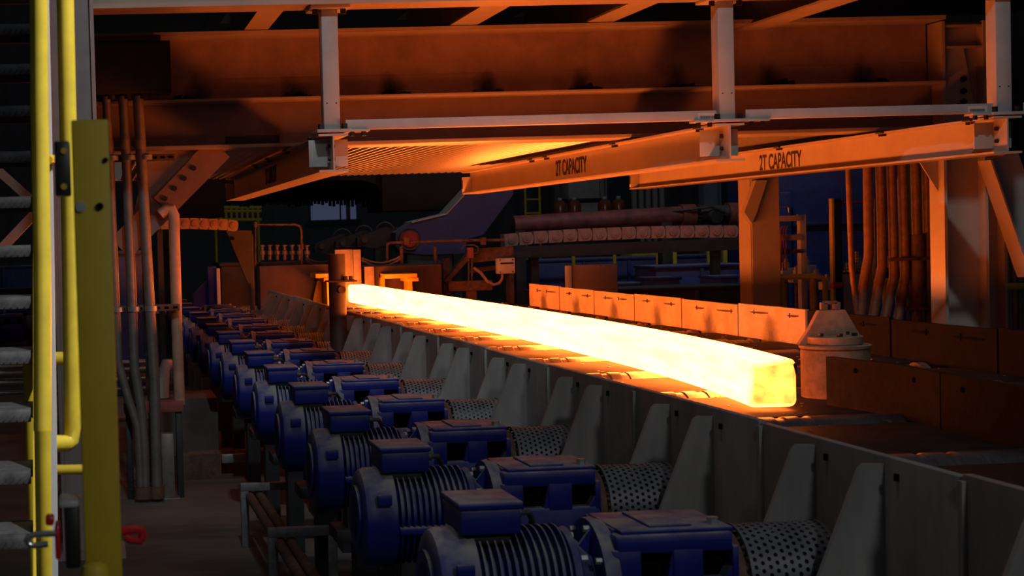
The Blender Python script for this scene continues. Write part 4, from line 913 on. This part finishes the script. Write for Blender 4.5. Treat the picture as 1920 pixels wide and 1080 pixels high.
# dark overhead hood / furnace front on the left back
hd = thing('furnace_hood', 'large dark hood hanging behind the shaded monorail beam', 'hood', (3, 21, 1.8))
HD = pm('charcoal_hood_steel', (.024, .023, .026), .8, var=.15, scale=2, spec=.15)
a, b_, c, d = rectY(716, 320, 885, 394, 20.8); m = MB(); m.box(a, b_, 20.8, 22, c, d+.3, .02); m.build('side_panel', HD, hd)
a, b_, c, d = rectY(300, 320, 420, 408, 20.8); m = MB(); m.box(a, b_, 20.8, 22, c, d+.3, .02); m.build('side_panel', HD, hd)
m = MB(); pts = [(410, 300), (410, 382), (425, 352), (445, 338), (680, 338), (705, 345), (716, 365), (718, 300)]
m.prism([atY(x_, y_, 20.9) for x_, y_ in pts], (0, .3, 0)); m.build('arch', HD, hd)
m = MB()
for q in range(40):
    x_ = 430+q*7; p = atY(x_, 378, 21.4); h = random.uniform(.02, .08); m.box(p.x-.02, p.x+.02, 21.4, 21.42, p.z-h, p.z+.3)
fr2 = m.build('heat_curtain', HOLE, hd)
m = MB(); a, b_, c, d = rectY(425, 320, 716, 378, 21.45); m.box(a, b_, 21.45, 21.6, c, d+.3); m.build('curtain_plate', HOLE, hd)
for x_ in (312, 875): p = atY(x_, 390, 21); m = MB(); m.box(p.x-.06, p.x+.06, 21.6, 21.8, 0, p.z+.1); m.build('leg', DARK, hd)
# far window
wn = thing('window_1', None, None, (5, 38.5, 1.5)); wn['kind'] = 'structure'
a, b_, c, d = rectY(582, 375, 668, 412, 38.8)
WIN = bpy.data.materials.new('daylight_pane'); WIN.use_nodes = True; wb2 = WIN.node_tree.nodes['Principled BSDF']; wb2.inputs['Base Color'].default_value = (.2, .25, .4, 1); wb2.inputs['Emission Color'].default_value = (.45, .55, 1, 1); wb2.inputs['Emission Strength'].default_value = .06
for (u, v) in ((0, .62), (.66, .76), (.86, .98)): m = MB(); m.box(a+(b_-a)*u, a+(b_-a)*v, 38.7, 38.75, c, d); m.build('pane', WIN, wn)
m = MB(); m.box(a-.1, b_+.1, 38.66, 38.7, d, d+.1); m.box(a-.1, b_+.1, 38.66, 38.7, c-.1, c); m.build('frame', DARK, wn)
# far yellow railing platform
fy = thing('guard_rail', 'far yellow railing seen under the shaded monorail beam', 'railing', (3, 30, 1.8))
for yy in (389, 396, 412): m = MB(); m.tube([atY(402, yy, 30), atY(490, yy, 30)], .03, 8); m.build('rail', YEL, fy)
for q in range(9): m = MB(); a = atY(404+q*10, 412, 30); m.tube([(a.x, 30, 0 if q in (0, 8) else a.z), (a.x, 30, atY(404+q*10, 389, 30).z)], .026, 8); m.build('post', YEL, fy)
# hopper, cabinet under it, blue angle bracket, plinth
hb_ = thing('hopper_plate', 'dark tapering plate hanging left of the shear housing', 'plate', (1.7, 17, 1.2))
m = MB(); m.prism([atY(424, 432, 17), atY(472, 432, 17), atY(474, 532, 17), atY(466, 532, 17), atY(452, 500, 17)], (0, .06, 0)); m.build('plate', DARK, hb_)
p = atY(436, 447, 16.98); m = MB(); m.lathe([(-.01, .02), (.02, .02)], p, 1, 12); m.build('hole', HOLE, hb_)
m = MB(); q = atY(470, 440, 17.03); m.box(q.x-.02, q.x+.03, 17.06, 17.12, 0, q.z, .004); m.build('stand', DARK, hb_)
bluebox(415, 492, 484, 580, 18.3, .8, 'grey cabinet left of the dark red box', DARK)
pn = thing('table_end_plate', 'flat steel table beyond the last motors carrying the blue bracket', 'plate', (1.2, 18.2, 0))
m = MB(); m.box(.7, 1.85, 17.95, 18.25, .80, .85, .006); m.build('top', PALE, pn)
for xx in (.75, 1.78): m = MB(); m.box(xx, xx+.05, 18.0, 18.2, 0, .80); m.build('leg', DARK, pn)
bb = thing('blue_bracket', 'blue welded angle bracket with dusty ledge on the steel table', 'bracket', (1.3, 18.1, .85))
X_ = [atY(x_, 540, 18.1) for x_ in (362, 390, 405, 412)]; zT = atY(400, 500, 18.1).z; zm = atY(380, 528, 18.1).z; zl = atY(364, 552, 18.1).z
m = MB(); m.prism([(X_[0].x, 18.1, .85), (X_[0].x, 18.1, zl), (X_[1].x-.02, 18.1, zm), (X_[2].x, 18.1, zm), (X_[2].x, 18.1, .85)], (0, .1, 0)); m.build('gusset', BLUE, bb)
m = MB(); m.box(X_[1].x, X_[3].x-.04, 18.05, 18.2, .85, zT, .004); m.build('upright', BLUE, bb)
m = MB(); m.box(X_[3].x-.04, X_[3].x, 18.0, 18.22, .85, zT-.02, .004); m.build('face_plate', PALE, bb)
# left background beams behind the stair
bluebox(-80, 498, 180, 540, 27, .6, 'long blue machine beam behind the stair', BLUEB)
bluebox(-60, 540, 140, 560, 23.5, .4, 'low dark machine beam behind the second motor line', DARK)
lp = thing('pipe_bank', 'bank of grey pipes on the floor behind the yellow rail', 'pipes', (-1, 14, 0))
for q, (yy, r) in enumerate(((690, .025), (703, .045), (722, .04), (742, .02))):
    a = atY(-60, yy, 14); m = MB(); m.tube([(a.x, 14+q*.05, a.z), (.45, 14+q*.05, a.z)], r, 12); m.build('pipe', GALV, lp)
for xx in (-1.0, -.3, .3): m = MB(); m.box(xx, xx+.05, 14.05, 14.25, 0, .6); m.build('stand', DARK, lp)
bluebox(205, 470, 268, 640, 16.5, .5, 'dark blue cabinet behind the conduits', BLUED)

# ---------------------------------------------------------------- right side: conduits, fence, stand, blue tank
CR = 'rusty conduit bent towards the floor between fence and right column'
for q, (pts, r) in enumerate((([(1590, 300), (1594, 420), (1597, 500), (1604, 560), (1610, 610)], .020), ([(1627, 300), (1629, 440), (1629, 480), (1618, 540), (1612, 610)], .034), ([(1650, 300), (1653, 420), (1654, 500), (1643, 560), (1634, 610)], .034), ([(1671, 300), (1675, 440), (1676, 520), (1665, 570), (1656, 610)], .034), ([(1692, 300), (1696, 440), (1697, 520), (1689, 570), (1681, 610)], .034), ([(1716, 300), (1719, 440), (1720, 600)], .034), ([(1736, 300), (1739, 440), (1741, 590)], .03))):
    Yc = 10.9; ps = [atY(x_, y_, Yc) for x_, y_ in pts]; fin = []
    for A, B in zip(ps, ps[1:]): fin += [A.lerp(B, i/4) for i in range(4)]
    fin.append(ps[-1]); fin = [Vector((ps[0].x-.01, Yc, 2.4))]+fin+[Vector((ps[-1].x-.05, Yc, 0))]
    rt = thing('conduit', ['thinnest rusty conduit, running in front of the mesh fence', 'rusty conduit bent across behind the thin one', 'third rusty conduit counted from the mesh fence', 'fourth rusty conduit counted from the mesh fence', 'rusty conduit just before the one with the thick sleeve', 'rusty conduit with a thick sleeve around its lower half', 'rusty conduit closest to the heavy right column'][q], 'pipe', (fin[-1].x, Yc, 0), 'conduits by the right column'); m = MB(); m.tube(fin, r, 14); m.build('tube', pm('rusty_conduit', (.26, .13, .075), .55, .2, var=.2, scale=20), rt)
    if q == 5:
        m = MB(); a = atY(1719, 440, Yc); b_ = atY(1721, 575, Yc); m.tube([a, b_], .055, 18); m.build('sleeve', RUST, rt)
        m = MB(); m.tube([b_, b_+Vector((0, 0, -.02))], .085, 18); m.build('flange', RUST, rt)
a = atY(1665, 487, 10.86); b_ = atY(1735, 485, 10.86); m = MB(); m.box(a.x, b_.x, 10.83, 10.86, a.z-.012, a.z+.012, .002); tag(m.build('strut_channel', RUST), 'thin strut tying the rusty conduits together', 'channel')
fn = thing('safety_fence', 'yellow framed mesh safety fence behind the rusty conduits', 'fence', (7, 14, 0))
YF = 14.5
for x0_, x1_ in ((1561, 1566), (1636, 1642)):
    a, b_, c, d = rectY(x0_, 372, x1_, 600, YF); m = MB(); m.box(a, b_, YF, YF+.06, 0, d, .003); m.build('post', YEL, fn)
a, b_, c, d = rectY(1567, 372, 1580, 600, YF); m = MB(); m.box(a, b_, YF+.01, YF+.05, 0, d, .003); m.build('post', BLACK, fn)
xa, xb = atY(1582, 450, YF).x, atY(1636, 450, YF).x; zt, zb = atY(1600, 376, YF).z, atY(1600, 510, YF).z
m = MB(); m.box(xa, xb, YF+.02, YF+.04, zt-.02, zt, .002); m.box(xa, xb, YF+.02, YF+.04, zb-.02, zb); m.build('frame', RUST, fn)
m = MB()
for i in range(13): x = xa+(xb-xa)*i/12; m.box(x-.0018, x+.0018, YF+.028, YF+.032, zb, zt)
for i in range(25): z = zb+(zt-zb)*i/24; m.box(xa, xb, YF+.026, YF+.03, z-.0018, z+.0018)
m.build('mesh', BLACK, fn)
m = MB(); m.box(xa, xb, YF+.02, YF+.04, .05, zb-.02, .003); m.build('lower_panel', STEEL, fn)
a, b_, c, d = rectY(1565, 530, 1585, 540, YF-.1); m = MB(); m.box(a, b_, YF-.08, YF, c, d, .006); m.build('latch', RED, fn)
yr2 = thing('guard_rail', 'yellow tubular rail in front of the white pipe stand', 'railing', (6.5, 13.8, 0))
m = MB(); ps = [atY(1440, 519, 13.8), atY(1530, 519, 13.8), atY(1541, 521, 13.8), atY(1547, 528, 13.8), atY(1548, 600, 13.8)]; m.tube(ps+[Vector((ps[-1].x, 13.8, 0))], .026, 12); m.build('top_rail', YEL, yr2)
for x_ in (1466, 1524): p = atY(x_, 522, 13.8); m = MB(); m.tube([p, (p.x, 13.8, 0)], .026, 12); m.build('post', YEL, yr2)
m = MB(); ps = [atY(1640, 527, 14.2), atY(1700, 527, 14.2), atY(1760, 527, 14.2)]; m.tube(ps, .026, 12); m.tube([ps[0]+Vector((.1, 0, 0)), Vector((ps[0].x+.1, 14.2, 0))], .026, 12); m.build('top_rail', YEL, yr2)
ws = thing('pipe_stand', 'white painted stand carrying thin bent pipes beside the fence', 'stand', (6.5, 14.6, 0))
YS = 14.8
for x0_, x1_ in ((1450, 1459), (1502, 1513)):
    a, b_, c, d = rectY(x0_, 402, x1_, 580, YS); m = MB(); m.box(a, b_, YS, YS+.08, 0, d, .003); m.build('upright', WHITE, ws)
for yy in (404, 440): a, b_, c, d = rectY(1448, yy, 1503, yy+11, YS); m = MB(); m.box(a, b_, YS-.02, YS+.06, c, d, .003); m.build('cross_bar', PALE, ws)
a, b_, c, d = rectY(1442, 468, 1503, 475, YS); m = MB(); m.box(a, b_, YS-.04, YS, c, d, .002); m.build('cross_bar', RUST, ws)
m = MB(); m.tube([atY(1444, 440, YS-.03), atY(1444, 392, YS-.03), atY(1448, 389, YS-.03), atY(1478, 388, YS-.03), atY(1480, 400, YS-.03)], .008, 8); m.build('pipe', GALV, ws)
for x_ in (1444, 1449, 1464, 1469, 1474): m = MB(); m.tube([atY(x_+3, 424, YS-.05), atY(x_, 430, YS-.05), atY(x_, 508, YS-.05)], .008, 8); m.build('pipe', REDP if x_ > 1460 else GALV, ws)
for x_ in (1449, 1464, 1472): p = atY(x_, 472, YS-.06); m = MB(); m.lathe([(-.03, .018), (.03, .018)], p, 2, 10); m.build('fitting', RUST, ws)
bt = thing('blue_tank', 'huge dark blue machine casing behind the fence and the right conduits', 'machine', (11, 20, 0))
a, b_, c, d = rectY(1450, 318, 1745, 500, 22.3); m = MB(); m.box(a, b_+.3, 22.3, 24, 0, d+.6, .08); m.build('casing', BLUEB, bt)
a, b_, c, d = rectY(1440, 360, 1485, 440, 22.0); m = MB(); m.box(a, b_, 22.0, 22.4, 0, d, .03); m.build('front_box', BLUEB, bt)
a, b_, c, d = rectY(1460, 415, 1745, 420, 22.2); m = MB(); m.box(a, b_, 22.2, 22.3, c, d, .004); m.build('ledge', BLUED, bt)
gt = thing('green_cabinet', 'narrow dark green cabinet between the conduits and the right column', 'cabinet', (11, 19, 0))
a, b_, c, d = rectY(1738, 330, 1765, 500, 18); m = MB(); m.box(a, b_, 18, 18.5, 0, d+.2, .02); m.build('body', GREEN, gt)
m = MB(); m.box(a+.03, b_-.03, 17.98, 18, .6, d+.1, .006); m.build('door', GREEN, gt)
wp = thing('vent_pipe', 'grey vertical vent pipe with bend before the blue casing', 'pipe', (10, 19, 0))
ps = [atY(1684, 560, 18.5), atY(1684, 350, 18.5), atY(1688, 335, 18.5), atY(1700, 328, 18.5), atY(1715, 330, 18.5)]; m = MB(); m.tube([Vector((ps[0].x, 18.5, 0))]+ps, .035, 12); m.build('tube', STEEL, wp)
# clutter of valves behind the fence
for q in range(16):
    x_ = 1455+q*19; y_ = random.uniform(498, 560); Yq = random.uniform(15.6, 17.5); p = atY(x_, y_, Yq); cl = thing('pump_valve', 'small pump valve unit in the clutter behind the yellow rail', 'valve', (p.x, Yq, 0), 'pump valve units')
    mt_ = random.choice((STEEL, BLUEB, BLACK, WHITE, DARK)); s = random.uniform(.05, .1); m = MB(); m.box(p.x-s, p.x+s, Yq-s, Yq+s, p.z-s*.8, p.z+s*.6, .012); m.build('body', mt_, cl)
    m = MB(); m.lathe([(0, s*.5), (s*.7, s*.5), (s*.75, s*.3), (s*1.2, s*.3)], (p.x, Yq, p.z+s*.6), 2, 12); m.build('bonnet', STEEL, cl)
    m = MB(); m.lathe([(0, s*.3), (p.z-s*.8, s*.3)], (p.x, Yq, 0), 2, 10); m.build('stand_pipe', RUST, cl)
# far right pipes
rr_ = thing('pipe_bank', 'rusty pipes and rail right of the heavy column', 'pipes', (7, 13, 0))
for x_ in (1888, 1901, 1912): p = atY(x_, 500, 12.5); m = MB(); m.tube([(p.x, 12.5, 0), (p.x, 12.5, 2.0)], .022, 10); m.build('pipe', CONDUIT, rr_)
m = MB(); m.tube([atY(1880, 537, 12.4), atY(1990, 537, 12.4)], .03, 10); m.build('rail', YEL, rr_)
